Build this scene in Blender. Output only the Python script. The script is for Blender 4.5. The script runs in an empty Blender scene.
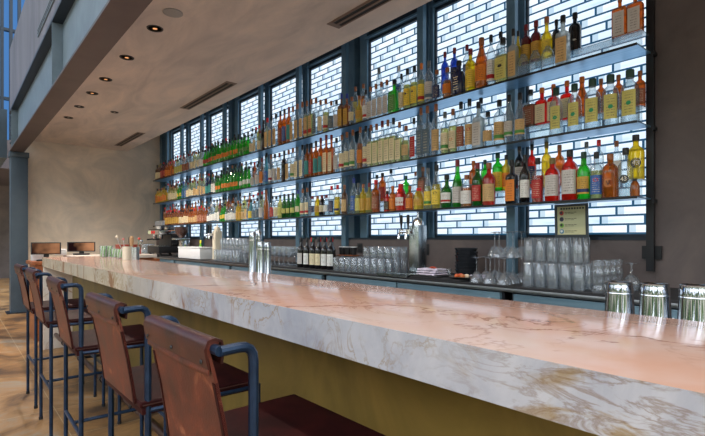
import bpy, bmesh, math, random
from mathutils import Vector, Matrix
random.seed(7)
SC = bpy.context.scene
COL = SC.collection
PI = math.pi

# ------------------------------------------------------------------ measured frame of the place
# X runs from the guests' side to the window wall, Y along the bar, Z up; the eye stands at X=0 Y=0
EYE = 1.29
F_PX, TH = 475.0, math.radians(40.2)
CT, ST = math.cos(TH), math.sin(TH)
HOR = 238.5
VPX = 352.5 - F_PX * math.tan(TH)
def y_at(px, X):                       # where along the bar something at depth X stands
    return X * (F_PX / (CT * CT) / (px - VPX) - ST / CT)
def dist(X, Y): return X * ST + Y * CT

# ------------------------------------------------------------------ materials
MATS = {}
def new_mat(name):
    m = bpy.data.materials.new(name); m.use_nodes = True
    nt = m.node_tree; nt.nodes.clear()
    out = nt.nodes.new('ShaderNodeOutputMaterial')
    MATS[name] = m
    return m, nt, out
def N(nt, t, **kw):
    n = nt.nodes.new(t)
    for k, v in kw.items():
        if k.startswith('i_'): n.inputs[k[2:].replace('_', ' ')].default_value = v
        else: setattr(n, k, v)
    return n
def L(nt, a, b): nt.links.new(a, b)
def c4(c): return (c[0], c[1], c[2], 1)
def srgb(r, g, b):
    f = lambda v: (v / 255 / 12.92) if v / 255 <= .04045 else ((v / 255 + .055) / 1.055) ** 2.4
    return (f(r), f(g), f(b))
def plain(name, col, rough=.5, metal=0, spec=.5, coat=0):
    if name in MATS: return MATS[name]
    m, nt, out = new_mat(name)
    b = N(nt, 'ShaderNodeBsdfPrincipled')
    b.inputs['Base Color'].default_value = c4(col); b.inputs['Roughness'].default_value = rough
    b.inputs['Metallic'].default_value = metal; b.inputs['Specular IOR Level'].default_value = spec
    b.inputs['Coat Weight'].default_value = coat
    L(nt, b.outputs[0], out.inputs[0]); return m
def noisy(name, stops, scale=3, detail=8, rough=.5, metal=0, distort=.5, bump=0, bscale=40, spec=.5, stretch=(1, 1, 1), coat=0, rr=None):
    m, nt, out = new_mat(name)
    tc = N(nt, 'ShaderNodeTexCoord'); mp = N(nt, 'ShaderNodeMapping'); mp.inputs['Scale'].default_value = stretch
    L(nt, tc.outputs['Object'], mp.inputs[0])
    n = N(nt, 'ShaderNodeTexNoise'); n.inputs['Scale'].default_value = scale; n.inputs['Detail'].default_value = detail
    n.inputs['Roughness'].default_value = .62; n.inputs['Distortion'].default_value = distort
    L(nt, mp.outputs[0], n.inputs['Vector'])
    r = N(nt, 'ShaderNodeValToRGB'); e = r.color_ramp.elements
    while len(e) < len(stops): e.new(.5)
    for k, (p, c) in enumerate(stops): e[k].position = p; e[k].color = c4(c)
    L(nt, n.outputs['Fac'], r.inputs[0])
    b = N(nt, 'ShaderNodeBsdfPrincipled'); L(nt, r.outputs[0], b.inputs['Base Color'])
    b.inputs['Roughness'].default_value = rough; b.inputs['Metallic'].default_value = metal
    b.inputs['Specular IOR Level'].default_value = spec; b.inputs['Coat Weight'].default_value = coat
    if rr:
        mr = N(nt, 'ShaderNodeMapRange'); mr.inputs['To Min'].default_value = rr[0]; mr.inputs['To Max'].default_value = rr[1]
        L(nt, n.outputs['Fac'], mr.inputs[0]); L(nt, mr.outputs[0], b.inputs['Roughness'])
    if bump:
        n2 = N(nt, 'ShaderNodeTexNoise'); n2.inputs['Scale'].default_value = bscale; n2.inputs['Detail'].default_value = 4
        L(nt, tc.outputs['Object'], n2.inputs['Vector'])
        bp = N(nt, 'ShaderNodeBump'); bp.inputs['Strength'].default_value = bump; bp.inputs['Distance'].default_value = .01
        L(nt, n2.outputs['Fac'], bp.inputs['Height']); L(nt, bp.outputs[0], b.inputs['Normal'])
    L(nt, b.outputs[0], out.inputs[0]); return m
def mixrgb(nt, fac, a, b, mode='MIX'):
    x = N(nt, 'ShaderNodeMix', data_type='RGBA', blend_type=mode)
    for sock, v in ((0, fac), (6, a), (7, b)):
        if hasattr(v, 'links') or hasattr(v, 'is_linked'): L(nt, v, x.inputs[sock])
        elif sock == 0: x.inputs[0].default_value = v
        else: x.inputs[sock].default_value = c4(v)
    return x.outputs[2]
def math_(nt, op, a, b=None):
    x = N(nt, 'ShaderNodeMath', operation=op)
    for k, v in ((0, a), (1, b)):
        if v is None: continue
        if hasattr(v, 'is_linked'): L(nt, v, x.inputs[k])
        else: x.inputs[k].default_value = v
    return x.outputs[0]
def glassy(name, tint, gloss=.12, body=None, bodyfac=.0, rough=.03):
    """light passes through tinted, a share is scattered by the coloured content, the rest is a clean surface reflection"""
    if name in MATS: return MATS[name]
    m, nt, out = new_mat(name)
    t = N(nt, 'ShaderNodeBsdfTransparent')
    lw0 = N(nt, 'ShaderNodeLayerWeight'); lw0.inputs[0].default_value = .5     # a longer way through the wall of the glass near its outline
    L(nt, mixrgb(nt, math_(nt, 'POWER', lw0.outputs['Facing'], 2.2), tint, tuple(q * .42 for q in tint)), t.inputs[0])
    sh = t.outputs[0]
    if bodyfac > 0:
        d = N(nt, 'ShaderNodeBsdfDiffuse'); d.inputs[0].default_value = c4(body)
        tr = N(nt, 'ShaderNodeBsdfTranslucent'); tr.inputs[0].default_value = c4(body)
        a = N(nt, 'ShaderNodeMixShader'); a.inputs[0].default_value = .55
        L(nt, d.outputs[0], a.inputs[1]); L(nt, tr.outputs[0], a.inputs[2])
        mx = N(nt, 'ShaderNodeMixShader'); mx.inputs[0].default_value = bodyfac
        L(nt, sh, mx.inputs[1]); L(nt, a.outputs[0], mx.inputs[2]); sh = mx.outputs[0]
    g = N(nt, 'ShaderNodeBsdfGlossy'); g.inputs['Roughness'].default_value = rough
    lw = N(nt, 'ShaderNodeLayerWeight'); lw.inputs[0].default_value = .35
    fac = math_(nt, 'MULTIPLY_ADD', math_(nt, 'POWER', lw.outputs['Facing'], 1.3), .66); fac.node.inputs[2].default_value = gloss * .3
    fac2 = math_(nt, 'MINIMUM', fac, .6)
    mx = N(nt, 'ShaderNodeMixShader'); L(nt, fac2, mx.inputs[0]); L(nt, sh, mx.inputs[1]); L(nt, g.outputs[0], mx.inputs[2])
    L(nt, mx.outputs[0], out.inputs[0]); return m
def label_mat(name, base, ink, accent=None):
    if name in MATS: return MATS[name]
    m, nt, out = new_mat(name)
    uv = N(nt, 'ShaderNodeUVMap'); sp = N(nt, 'ShaderNodeSeparateXYZ'); L(nt, uv.outputs[0], sp.inputs[0])
    u, v = sp.outputs[0], sp.outputs[1]
    rows = math_(nt, 'MULTIPLY', v, 9.0)
    inrow = math_(nt, 'LESS_THAN', math_(nt, 'FRACT', rows), .42)
    cb = N(nt, 'ShaderNodeCombineXYZ'); L(nt, math_(nt, 'MULTIPLY', u, 26.0), cb.inputs[0]); L(nt, math_(nt, 'FLOOR', rows), cb.inputs[1])
    oi = N(nt, 'ShaderNodeObjectInfo'); L(nt, oi.outputs['Random'], cb.inputs[2])
    wn = N(nt, 'ShaderNodeTexNoise'); wn.inputs['Scale'].default_value = 1.7; wn.inputs['Detail'].default_value = 0
    L(nt, cb.outputs[0], wn.inputs['Vector'])
    dash = math_(nt, 'GREATER_THAN', wn.outputs['Fac'], .5)
    du = math_(nt, 'LESS_THAN', math_(nt, 'ABSOLUTE', math_(nt, 'SUBTRACT', u, .5)), .3)
    dv = math_(nt, 'LESS_THAN', math_(nt, 'ABSOLUTE', math_(nt, 'SUBTRACT', v, .5)), .4)
    mask = math_(nt, 'MULTIPLY', math_(nt, 'MULTIPLY', inrow, dash), math_(nt, 'MULTIPLY', du, dv))
    col = mixrgb(nt, math_(nt, 'MULTIPLY', mask, .6), base, ink)
    if accent:
        ac = math_(nt, 'MULTIPLY', math_(nt, 'GREATER_THAN', v, .1), math_(nt, 'LESS_THAN', v, .3))
        col = mixrgb(nt, ac, col, accent)
    b = N(nt, 'ShaderNodeBsdfPrincipled'); L(nt, col, b.inputs['Base Color']); b.inputs['Roughness'].default_value = .5
    L(nt, b.outputs[0], out.inputs[0]); return m
def lamp_mat(name, col, s):
    m, nt, out = new_mat(name)
    e = N(nt, 'ShaderNodeEmission'); e.inputs[0].default_value = c4(col); e.inputs[1].default_value = s
    L(nt, e.outputs[0], out.inputs[0]); return m

def marble(name, base, cool, vein, pink=None, rough=.12, vscale=1.0, wds=(.012, .018), dens_=(.42, .5), strs=(.8, .5)):
    m, nt, out = new_mat(name)
    tc = N(nt, 'ShaderNodeTexCoord')
    mp = N(nt, 'ShaderNodeMapping'); mp.inputs['Scale'].default_value = (1, .75, 1); mp.inputs['Rotation'].default_value = (.55, 0, .5)
    L(nt, tc.outputs['Object'], mp.inputs[0])
    n1 = N(nt, 'ShaderNodeTexNoise'); n1.inputs['Scale'].default_value = 2.2; n1.inputs['Detail'].default_value = 9; n1.inputs['Distortion'].default_value = .6
    L(nt, mp.outputs[0], n1.inputs['Vector'])
    col = mixrgb(nt, n1.outputs['Fac'], base, cool)
    if pink:
        np_ = N(nt, 'ShaderNodeTexNoise'); np_.inputs['Scale'].default_value = 1.1; np_.inputs['Detail'].default_value = 5; np_.inputs['Distortion'].default_value = 1.5
        L(nt, mp.outputs[0], np_.inputs['Vector'])
        r0 = N(nt, 'ShaderNodeValToRGB'); r0.color_ramp.elements[0].position = .36; r0.color_ramp.elements[1].position = .62
        L(nt, np_.outputs['Fac'], r0.inputs[0]); col = mixrgb(nt, r0.outputs[0], col, pink)
    for sc, wd, dens, st in ((1.5 * vscale, wds[0], dens_[0], strs[0]), (4.2 * vscale, wds[1], dens_[1], strs[1])):
        n = N(nt, 'ShaderNodeTexNoise'); n.inputs['Scale'].default_value = sc; n.inputs['Detail'].default_value = 7; n.inputs['Distortion'].default_value = 1.1; n.inputs['Roughness'].default_value = .6
        L(nt, mp.outputs[0], n.inputs['Vector'])
        d = math_(nt, 'ABSOLUTE', math_(nt, 'SUBTRACT', n.outputs['Fac'], .5))
        mr = N(nt, 'ShaderNodeMapRange'); mr.inputs['From Min'].default_value = 0; mr.inputs['From Max'].default_value = wd; mr.inputs['To Min'].default_value = 1; mr.inputs['To Max'].default_value = 0
        L(nt, d, mr.inputs[0])
        g = N(nt, 'ShaderNodeTexNoise'); g.inputs['Scale'].default_value = 1.3; g.inputs['Detail'].default_value = 3
        L(nt, tc.outputs['Object'], g.inputs['Vector'])
        gate = N(nt, 'ShaderNodeMapRange'); gate.inputs['From Min'].default_value = dens; gate.inputs['From Max'].default_value = dens + .18
        L(nt, g.outputs['Fac'], gate.inputs[0])
        col = mixrgb(nt, math_(nt, 'MULTIPLY', math_(nt, 'MULTIPLY', mr.outputs[0], gate.outputs[0]), st), col, vein)
    b = N(nt, 'ShaderNodeBsdfPrincipled'); L(nt, col, b.inputs['Base Color']); b.inputs['Roughness'].default_value = rough
    L(nt, b.outputs[0], out.inputs[0]); return m

def apron_stone(name):
    """pale stone: fine ochre veining, a dense golden run at the near end, a creamy streaked stretch at the far end"""
    m, nt, out = new_mat(name)
    tc = N(nt, 'ShaderNodeTexCoord'); sp = N(nt, 'ShaderNodeSeparateXYZ'); L(nt, tc.outputs['Object'], sp.inputs[0])
    y = math_(nt, 'ADD', sp.outputs[1], 3.0)
    def mr(v, a, b, c=0., d=1.):
        q = N(nt, 'ShaderNodeMapRange'); q.inputs['From Min'].default_value = a; q.inputs['From Max'].default_value = b; q.inputs['To Min'].default_value = c; q.inputs['To Max'].default_value = d
        L(nt, v, q.inputs[0]); return q.outputs[0]
    def noise(scale, rot, stretch, detail=8, dist=.6, off=0):
        mp = N(nt, 'ShaderNodeMapping'); mp.inputs['Scale'].default_value = stretch; mp.inputs['Rotation'].default_value = (rot, 0, 0); mp.inputs['Location'].default_value = (off, off, off)
        L(nt, tc.outputs['Object'], mp.inputs[0])
        n = N(nt, 'ShaderNodeTexNoise'); n.inputs['Scale'].default_value = scale; n.inputs['Detail'].default_value = detail; n.inputs['Distortion'].default_value = dist; n.inputs['Roughness'].default_value = .6
        L(nt, mp.outputs[0], n.inputs['Vector']); return n.outputs['Fac']
    def vein(n, w): return mr(math_(nt, 'ABSOLUTE', math_(nt, 'SUBTRACT', n, .5)), 0, w, 1, 0)
    base = mixrgb(nt, mr(noise(5, .6, (1, 1, 1)), .35, .65), srgb(196, 194, 196), srgb(164, 165, 174))
    cream = mixrgb(nt, mr(noise(4, .5, (1, 1, .6), off=3), .35, .65), srgb(222, 206, 180), srgb(202, 190, 168))
    col = mixrgb(nt, mr(y, 2.0, 3.4), base, cream)
    gold, brown = srgb(150, 118, 54), srgb(142, 88, 44)
    gate = mr(noise(2.6, 0, (1, 1, 1), 3, 0, 7), .46, .58)
    col = mixrgb(nt, math_(nt, 'MULTIPLY', math_(nt, 'MULTIPLY', vein(noise(9, .7, (1, 1, .8), 9, 1.2), .03), gate), .7), col, gold)
    near = mr(y, .75, .36)
    run = math_(nt, 'MULTIPLY', near, mr(noise(5.5, .75, (1, .9, 3.0), 9, .7, 2), .50, .60))
    col = mixrgb(nt, math_(nt, 'MULTIPLY', run, .75), col, gold)
    col = mixrgb(nt, math_(nt, 'MULTIPLY', math_(nt, 'MULTIPLY', near, vein(noise(11, .75, (1, .7, 2.2), 8, .8, 5), .05)), .55), col, srgb(120, 84, 36))
    far = mr(y, 1.5, 1.9)
    col = mixrgb(nt, math_(nt, 'MULTIPLY', math_(nt, 'MULTIPLY', far, mr(noise(3.2, .5, (1, 1.6, .5), 7, .9, 11), .555, .62)), .75), col, brown)
    b = N(nt, 'ShaderNodeBsdfPrincipled'); L(nt, col, b.inputs['Base Color']); b.inputs['Roughness'].default_value = .2
    L(nt, b.outputs[0], out.inputs[0]); return m

def glass_brick(name, s=1.0):
    """courses of long glass blocks with dark joints; each block shows a pale bevel, a bluish end and what stands outside"""
    m, nt, out = new_mat(name)
    tc = N(nt, 'ShaderNodeTexCoord'); sp = N(nt, 'ShaderNodeSeparateXYZ'); L(nt, tc.outputs['Object'], sp.inputs[0])
    gz = math_(nt, 'DIVIDE', sp.outputs[2], .0605); row = math_(nt, 'FLOOR', gz); fz = math_(nt, 'FRACT', gz)
    sh = math_(nt, 'MULTIPLY', math_(nt, 'FRACT', math_(nt, 'MULTIPLY', row, .37)), 1.0)
    gu = math_(nt, 'ADD', math_(nt, 'DIVIDE', sp.outputs[1], .275), math_(nt, 'ADD', sh, 40.0)); fu = math_(nt, 'FRACT', gu); bi = math_(nt, 'FLOOR', gu)
    joint = math_(nt, 'MAXIMUM', math_(nt, 'LESS_THAN', fz, .22), math_(nt, 'GREATER_THAN', fu, .945))
    end = math_(nt, 'MULTIPLY', math_(nt, 'GREATER_THAN', fu, .80), math_(nt, 'LESS_THAN', fu, .95))
    cb = N(nt, 'ShaderNodeCombineXYZ'); L(nt, row, cb.inputs[0]); L(nt, bi, cb.inputs[1])
    wn = N(nt, 'ShaderNodeTexWhiteNoise'); L(nt, cb.outputs[0], wn.inputs['Vector'])
    mp = N(nt, 'ShaderNodeMapping'); mp.inputs['Scale'].default_value = (1, 3.2, 13); L(nt, tc.outputs['Object'], mp.inputs[0])
    n = N(nt, 'ShaderNodeTexNoise'); n.inputs['Scale'].default_value = 1; n.inputs['Detail'].default_value = 3; L(nt, mp.outputs[0], n.inputs['Vector'])
    rp = N(nt, 'ShaderNodeValToRGB'); e = rp.color_ramp.elements; e.new(.5); e.new(.62)
    for q, (p, c) in enumerate(((.30, (.26, .48, .74)), (.45, (.62, .78, .95)), (.58, (.78, .88, .98)), (.74, (.50, .64, .34)))): e[q].position = p; e[q].color = c4(c)
    L(nt, n.outputs['Fac'], rp.inputs[0])
    # bevel: pale along the upper part and the ends of a block, the view outside lower down
    bev = N(nt, 'ShaderNodeMapRange'); bev.inputs['From Min'].default_value = .45; bev.inputs['From Max'].default_value = .78; L(nt, fz, bev.inputs[0])
    low = N(nt, 'ShaderNodeMapRange'); low.inputs['From Min'].default_value = .34; low.inputs['From Max'].default_value = .24; L(nt, fz, low.inputs[0])
    pale = math_(nt, 'MAXIMUM', bev.outputs[0], low.outputs[0])
    white = mixrgb(nt, wn.outputs['Value'], (.66, .82, 1.0), (.86, .93, 1.0))
    g = mixrgb(nt, pale, mixrgb(nt, .45, rp.outputs[0], white), white)
    g = mixrgb(nt, math_(nt, 'MULTIPLY', end, .65), g, (.34, .50, .62))
    col = mixrgb(nt, joint, g, (.008, .06, .13))
    b = N(nt, 'ShaderNodeBsdfPrincipled'); b.inputs['Base Color'].default_value = (.02, .05, .08, 1); b.inputs['Roughness'].default_value = .15
    L(nt, col, b.inputs['Emission Color']); b.inputs['Emission Strength'].default_value = s
    L(nt, b.outputs[0], out.inputs[0]); return m

def floor_mat():
    m, nt, out = new_mat('stained concrete')
    tc = N(nt, 'ShaderNodeTexCoord')
    n = N(nt, 'ShaderNodeTexNoise'); n.inputs['Scale'].default_value = 1.6; n.inputs['Detail'].default_value = 10; n.inputs['Roughness'].default_value = .68; n.inputs['Distortion'].default_value = .8
    L(nt, tc.outputs['Object'], n.inputs['Vector'])
    r = N(nt, 'ShaderNodeValToRGB'); e = r.color_ramp.elements; e.new(.5); e.new(.6)
    for q, (p, c) in enumerate(((.37, srgb(84, 62, 44)), (.46, srgb(134, 98, 60)), (.54, srgb(164, 122, 76)), (.63, srgb(154, 138, 118)))): e[q].position = p; e[q].color = c4(c)
    L(nt, n.outputs['Fac'], r.inputs[0])
    k = N(nt, 'ShaderNodeTexBrick'); k.offset = 0; k.inputs['Scale'].default_value = 1; k.inputs['Brick Width'].default_value = 1.0; k.inputs['Row Height'].default_value = .62
    k.inputs['Mortar Size'].default_value = .003; k.inputs['Mortar Smooth'].default_value = 0
    mp = N(nt, 'ShaderNodeMapping'); mp.inputs['Location'].default_value = (.4, .15, 0); mp.inputs['Rotation'].default_value = (0, 0, .0)
    L(nt, tc.outputs['Object'], mp.inputs[0]); L(nt, mp.outputs[0], k.inputs['Vector'])
    col = mixrgb(nt, math_(nt, 'MULTIPLY', k.outputs['Fac'], .55), r.outputs[0], srgb(205, 185, 150))
    b = N(nt, 'ShaderNodeBsdfPrincipled'); L(nt, col, b.inputs['Base Color'])
    mr = N(nt, 'ShaderNodeMapRange'); mr.inputs['To Min'].default_value = .3; mr.inputs['To Max'].default_value = .55
    L(nt, n.outputs['Fac'], mr.inputs[0]); L(nt, mr.outputs[0], b.inputs['Roughness'])
    L(nt, b.outputs[0], out.inputs[0]); return m

M_floor = floor_mat()
M_ceil = noisy('ceiling plaster', [(.34, srgb(190, 184, 180)), (.5, srgb(208, 200, 193)), (.66, srgb(224, 212, 201))], 1.4, 9, .62, distort=.9, stretch=(2.2, .6, 1), spec=.3)
M_farwall = noisy('polished plaster', [(.34, srgb(198, 190, 176)), (.5, srgb(216, 205, 188)), (.66, srgb(232, 218, 198))], 1.7, 9, .5, distort=1.0, spec=.35)
M_pier = noisy('board concrete', [(.3, srgb(84, 77, 77)), (.55, srgb(100, 91, 89)), (.8, srgb(118, 106, 101))], 2.2, 9, .6, distort=.6, spec=.3)
M_parapet = noisy('fascia concrete', [(.3, srgb(98, 100, 110)), (.55, srgb(120, 121, 130)), (.8, srgb(138, 138, 146))], 1.8, 8, .6, stretch=(1, 1.4, .35), spec=.3)
M_flange = noisy('brown painted steel', [(.35, srgb(76, 67, 69)), (.7, srgb(90, 80, 80))], 2.5, 6, .5)
M_web = noisy('grey painted steel', [(.3, srgb(98, 116, 128)), (.7, srgb(116, 134, 146))], 3, 6, .5)
M_column = noisy('slate painted steel', [(.3, srgb(58, 74, 88)), (.7, srgb(68, 86, 100))], 3, 5, .45)
M_frame = noisy('blue grey window steel', [(.3, srgb(76, 106, 126)), (.7, srgb(96, 128, 148))], 4, 4, .4, metal=.2)
M_frame_d = plain('dark window steel', srgb(26, 40, 54), .45, .2)
M_shelf = noisy('brushed shelf steel', [(.3, srgb(120, 168, 206)), (.7, srgb(146, 190, 222))], 6, 4, .32, metal=.75, stretch=(8, .4, 1))
M_black = plain('black steel', (.012, .013, .016), .4, .3)
M_blackp = plain('black plastic', (.015, .015, .017), .45)
M_rubber = plain('black rubber', (.014, .014, .016), .75)
M_tube = noisy('blued steel tube', [(.36, srgb(24, 42, 66)), (.64, srgb(40, 62, 90))], 9, 3, .33, metal=.55)
M_leather = noisy('saddle leather', [(.34, srgb(56, 20, 12)), (.5, srgb(86, 34, 20)), (.60, srgb(106, 45, 26)), (.68, srgb(156, 94, 62))], 7, 12, .42, distort=.4, bump=.12, bscale=160, rr=(.32, .55))
M_leather_d = noisy('dark oxblood leather', [(.36, srgb(36, 13, 15)), (.64, srgb(56, 21, 21))], 8, 6, .5, spec=.08)
M_flap = noisy('worn flap leather', [(.36, srgb(52, 21, 16)), (.64, srgb(78, 33, 24))], 8, 6, .36, bump=.04, bscale=140, spec=.35)
M_stitch = plain('leather stitching', srgb(56, 26, 20), .6)
M_stone_top = marble('marble top with warm reflection', srgb(210, 192, 182), srgb(198, 176, 168), srgb(132, 80, 56), srgb(200, 156, 134), .14, .8)  # same stone as the apron; the ceiling's warm reflection is put into its colour
M_stone_front = apron_stone('pale marble apron')
M_stone_end = marble('cream marble', srgb(226, 216, 204), srgb(206, 196, 188), srgb(170, 128, 84), None, .25, 1.0)
M_olive = noisy('aged brass panel', [(.28, srgb(66, 58, 26)), (.48, srgb(108, 92, 38)), (.72, srgb(140, 118, 54))], 1.5, 10, .45, metal=.25, stretch=(1, 1, .6), distort=.8)
M_steel = noisy('stainless steel', [(.3, (.50, .55, .58)), (.7, (.62, .66, .68))], 5, 3, .25, metal=1, stretch=(1, 1, 12))
M_steel_mir = plain('polished steel', (.44, .46, .49), .09, 1)
M_chrome = plain('chrome', (.75, .76, .78), .12, 1)
M_door = noisy('cooler door steel', [(.3, srgb(78, 104, 118)), (.7, srgb(100, 126, 138))], 4, 3, .35, metal=.25, stretch=(1, .3, 8))
M_wood = noisy('reddish wood', [(.3, srgb(120, 62, 28)), (.7, srgb(160, 92, 44))], 6, 6, .45, stretch=(6, .8, 6))
M_white = plain('white plastic', srgb(225, 228, 230), .4)
M_cream = plain('cream enamel', srgb(226, 218, 196), .4)
M_steelwall = plain('underbar steel', (.35, .36, .37), .35, 1)
M_grille = plain('vent black', (.008, .008, .009), .6)
M_ventframe = plain('vent frame', srgb(128, 112, 102), .55)
M_lampglow = lamp_mat('lamp glow', (1, .45, .18), .9)
M_skyglass = None

# ------------------------------------------------------------------ mesh helpers
class MB:
    def __init__(s): s.bm = bmesh.new(); s.uv = None; s.mi = 0
    def box(s, x0, x1, y0, y1, z0, z1, bev=0, seg=2):
        b2 = bmesh.new(); bmesh.ops.create_cube(b2, size=1)
        for v in b2.verts: v.co = Vector(((x0 + x1) / 2 + v.co.x * (x1 - x0), (y0 + y1) / 2 + v.co.y * (y1 - y0), (z0 + z1) / 2 + v.co.z * (z1 - z0)))
        if bev: bmesh.ops.bevel(b2, geom=b2.edges[:], offset=bev, segments=seg, profile=.6, affect='EDGES')
        s.merge(b2); return s
    def merge(s, b2, mat=None):
        vs = [s.bm.verts.new((mat @ v.co) if mat else v.co) for v in b2.verts]
        b2.verts.index_update()
        for f in b2.faces:
            g = s.bm.faces.new([vs[v.index] for v in f.verts]); g.material_index = s.mi
        b2.free()
    def rings(s, rs, cap0=True, cap1=True, closed=True):
        R = [[s.bm.verts.new(p) for p in r] for r in rs]
        n = len(R[0])
        for a, b in zip(R, R[1:]):
            for i in range(n if closed else n - 1):
                j = (i + 1) % n
                f = s.bm.faces.new((a[i], a[j], b[j], b[i])); f.material_index = s.mi
        if closed and cap0: s.bm.faces.new(R[0][::-1]).material_index = s.mi
        if closed and cap1: s.bm.faces.new(R[-1]).material_index = s.mi
        return R
    def lathe(s, prof, cx=0, cy=0, cz=0, n=16, cap0=True, cap1=True):
        s.rings([[(cx + r * math.cos(2 * PI * i / n), cy + r * math.sin(2 * PI * i / n), cz + z) for i in range(n)] for r, z in prof], cap0, cap1); return s
    def tube(s, pts, r, n=8, bend=0):
        P = [Vector(p) for p in pts]
        if bend:
            Q = [P[0]]
            for a, b, c in zip(P, P[1:], P[2:]):
                u = (a - b).normalized() * bend; w = (c - b).normalized() * bend
                for k in range(5):
                    t = k / 4; Q.append((b + u) * (1 - t) ** 2 + b * 2 * t * (1 - t) + (b + w) * t ** 2)
            Q.append(P[-1]); P = Q
        rs = []; up = None
        for i, p in enumerate(P):
            d = ((P[min(i + 1, len(P) - 1)] - P[max(i - 1, 0)])).normalized()
            if up is None:
                up = Vector((0, 0, 1)) if abs(d.z) < .9 else Vector((1, 0, 0))
            a = d.cross(up).normalized(); up = a.cross(d).normalized()
            rs.append([tuple(p + (a * math.cos(2 * PI * k / n) + up * math.sin(2 * PI * k / n)) * r) for k in range(n)])
        s.rings(rs); return s
    def build(s, name, mat, parent=None, loc=(0, 0, 0), smooth=True, ang=.6, mats=None, rotz=0):
        me = bpy.data.meshes.new(name)
        bmesh.ops.recalc_face_normals(s.bm, faces=s.bm.faces[:])
        s.bm.to_mesh(me); s.bm.free()
        for mm in (mats or [mat]): me.materials.append(mm)
        if smooth:
            for p in me.polygons: p.use_smooth = True
            me.set_sharp_from_angle(angle=ang)
        o = bpy.data.objects.new(name, me); COL.objects.link(o)
        o.location = loc; o.rotation_euler = (0, 0, rotz)
        if parent: o.parent = parent
        return o
def tag(o, label, cat, group=None, kind=None):
    if label: o['label'] = label
    if cat: o['category'] = cat
    if group: o['group'] = group
    if kind: o['kind'] = kind
    return o
def empty(name, loc, label, cat, group=None, rotz=0):
    o = bpy.data.objects.new(name, None); COL.objects.link(o); o.location = loc; o.rotation_euler = (0, 0, rotz)
    o.empty_display_size = .1
    return tag(o, label, cat, group)
def struct(o, label, cat='room'):
    return tag(o, label, cat, None, 'structure')
def B(x0, x1, y0, y1, z0, z1, bev=0):
    return MB().box(x0, x1, y0, y1, z0, z1, bev)
def copy_tree(o, parent=None):
    c = o.copy(); COL.objects.link(c)
    if parent: c.parent = parent
    for ch in o.children: copy_tree(ch, c)
    return c
ORD = ('first second third fourth fifth sixth seventh eighth ninth tenth eleventh twelfth thirteenth fourteenth fifteenth sixteenth seventeenth eighteenth nineteenth twentieth').split()

# ------------------------------------------------------------------ the setting
YF = 10.3                    # far wall
XG = 3.42                    # face of the glass blocks
ZC = 3.06                    # ceiling
struct(B(-5, 3.6, -3, 20, -.1, 0).build('floor', M_floor, smooth=False), 'ochre stained concrete floor with saw-cut joints', 'floor')
struct(B(.88, 2.73, -3, YF, ZC, 3.52).build('ceiling', M_ceil, smooth=False), 'brown plaster ceiling over the bar with a row of downlights', 'ceiling')
struct(B(2.73, 3.7, -3, YF + .1, 3.52, 3.6).build('ceiling_recess', M_frame, smooth=False), 'raised recess of the ceiling along the glass block windows', 'ceiling')
struct(B(1.0, 3.7, YF, YF + .2, 0, 3.6).build('wall_far', M_farwall, smooth=False), 'beige polished plaster wall beyond the end of the bar', 'wall')
struct(B(3.30, 3.62, 1.03, YF, 0, 1.28).build('wall_window', M_pier, smooth=False), 'grey wall below the glass block windows behind the back counter', 'wall')
struct(B(3.30, 3.62, -3, 1.029, 0, 3.52).build('wall_right', M_pier, smooth=False), 'dark concrete pier at the right of the shelves', 'wall')

# windows of glass block between steel mullions
M_gb = glass_brick('glass block daylight', 1.15)
panes = [(1.075, 1.937), (2.052, 2.846), (2.962, 3.749), (4.08, 4.849), (4.965, 5.789), (5.905, 6.718), (7.05, 7.803), (7.92, 8.721), (8.84, 9.62)]
ZW0, ZW1 = 1.318, 3.38
wn = ['nearest', 'second', 'third', 'fourth', 'fifth', 'sixth', 'seventh', 'eighth', 'farthest']
for i, (a, b) in enumerate(panes):
    w = bpy.data.objects.new('window_%d' % (i + 1), None); COL.objects.link(w); w.location = (XG, (a + b) / 2, ZW0)
    struct(w, wn[i] + ' bright glass block window counted from the concrete pier', 'window')
    y0, y1 = (a - b) / 2, (b - a) / 2
    B(0, .09, y0, y1, 0, ZW1 - ZW0).build('glass_blocks', M_gb, w, smooth=False)
    f = MB()
    f.box(-.02, .1, y0 - .005, y1 + .005, -.038, 0); f.box(-.02, .1, y0 - .005, y1 + .005, ZW1 - ZW0, ZW1 - ZW0 + .14)
    for e0, e1 in ((y0, y0 + .012), (y1 - .012, y1)): f.box(-.025, .0, e0, e1, 0, ZW1 - ZW0)
    f.build('window_frame', M_frame_d, w, smooth=False)
    B(-.06, -.02, y0 - .03, y1 + .03, ZW1 - ZW0 + .03, ZW1 - ZW0 + .05).build('head_bar', M_frame, w, smooth=False)
gaps = [(1.03, 1.075)] + [(p[1], q[0]) for p, q in zip(panes, panes[1:])] + [(9.62, YF)]
for i, (a, b) in enumerate(gaps):
    m = MB()
    if b - a > .25:
        m.box(XG - .05, XG + .12, a, a + .11, 1.28, 3.52); m.box(XG - .05, XG + .12, b - .12, b, 1.28, 3.52); m.box(XG + .03, XG + .14, a + .1, b - .1, 1.28, 3.52)
    else:
        m.box(XG - .05, XG + .12, a, b, 1.28, 3.52)
        if b - a > .1: m.box(XG - .062, XG - .05, a + .035, a + .045, 1.28, 3.52); m.box(XG - .062, XG - .05, b - .045, b - .035, 1.28, 3.52)
    struct(m.build('trim_%d' % (i + 1), M_frame, smooth=False), ['blue-grey steel mullion beside the nearest window', 'blue-grey steel mullion between first and second windows', 'blue-grey steel mullion between second and third windows', 'wide double mullion between third and fourth windows', 'blue-grey mullion between fourth and fifth windows', 'blue-grey mullion between fifth and sixth windows', 'wide double mullion between sixth and seventh windows', 'blue-grey mullion between seventh and eighth windows', 'blue-grey mullion between eighth and farthest windows', 'blue-grey steel frame against the plaster wall'][i], 'window frame')
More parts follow.
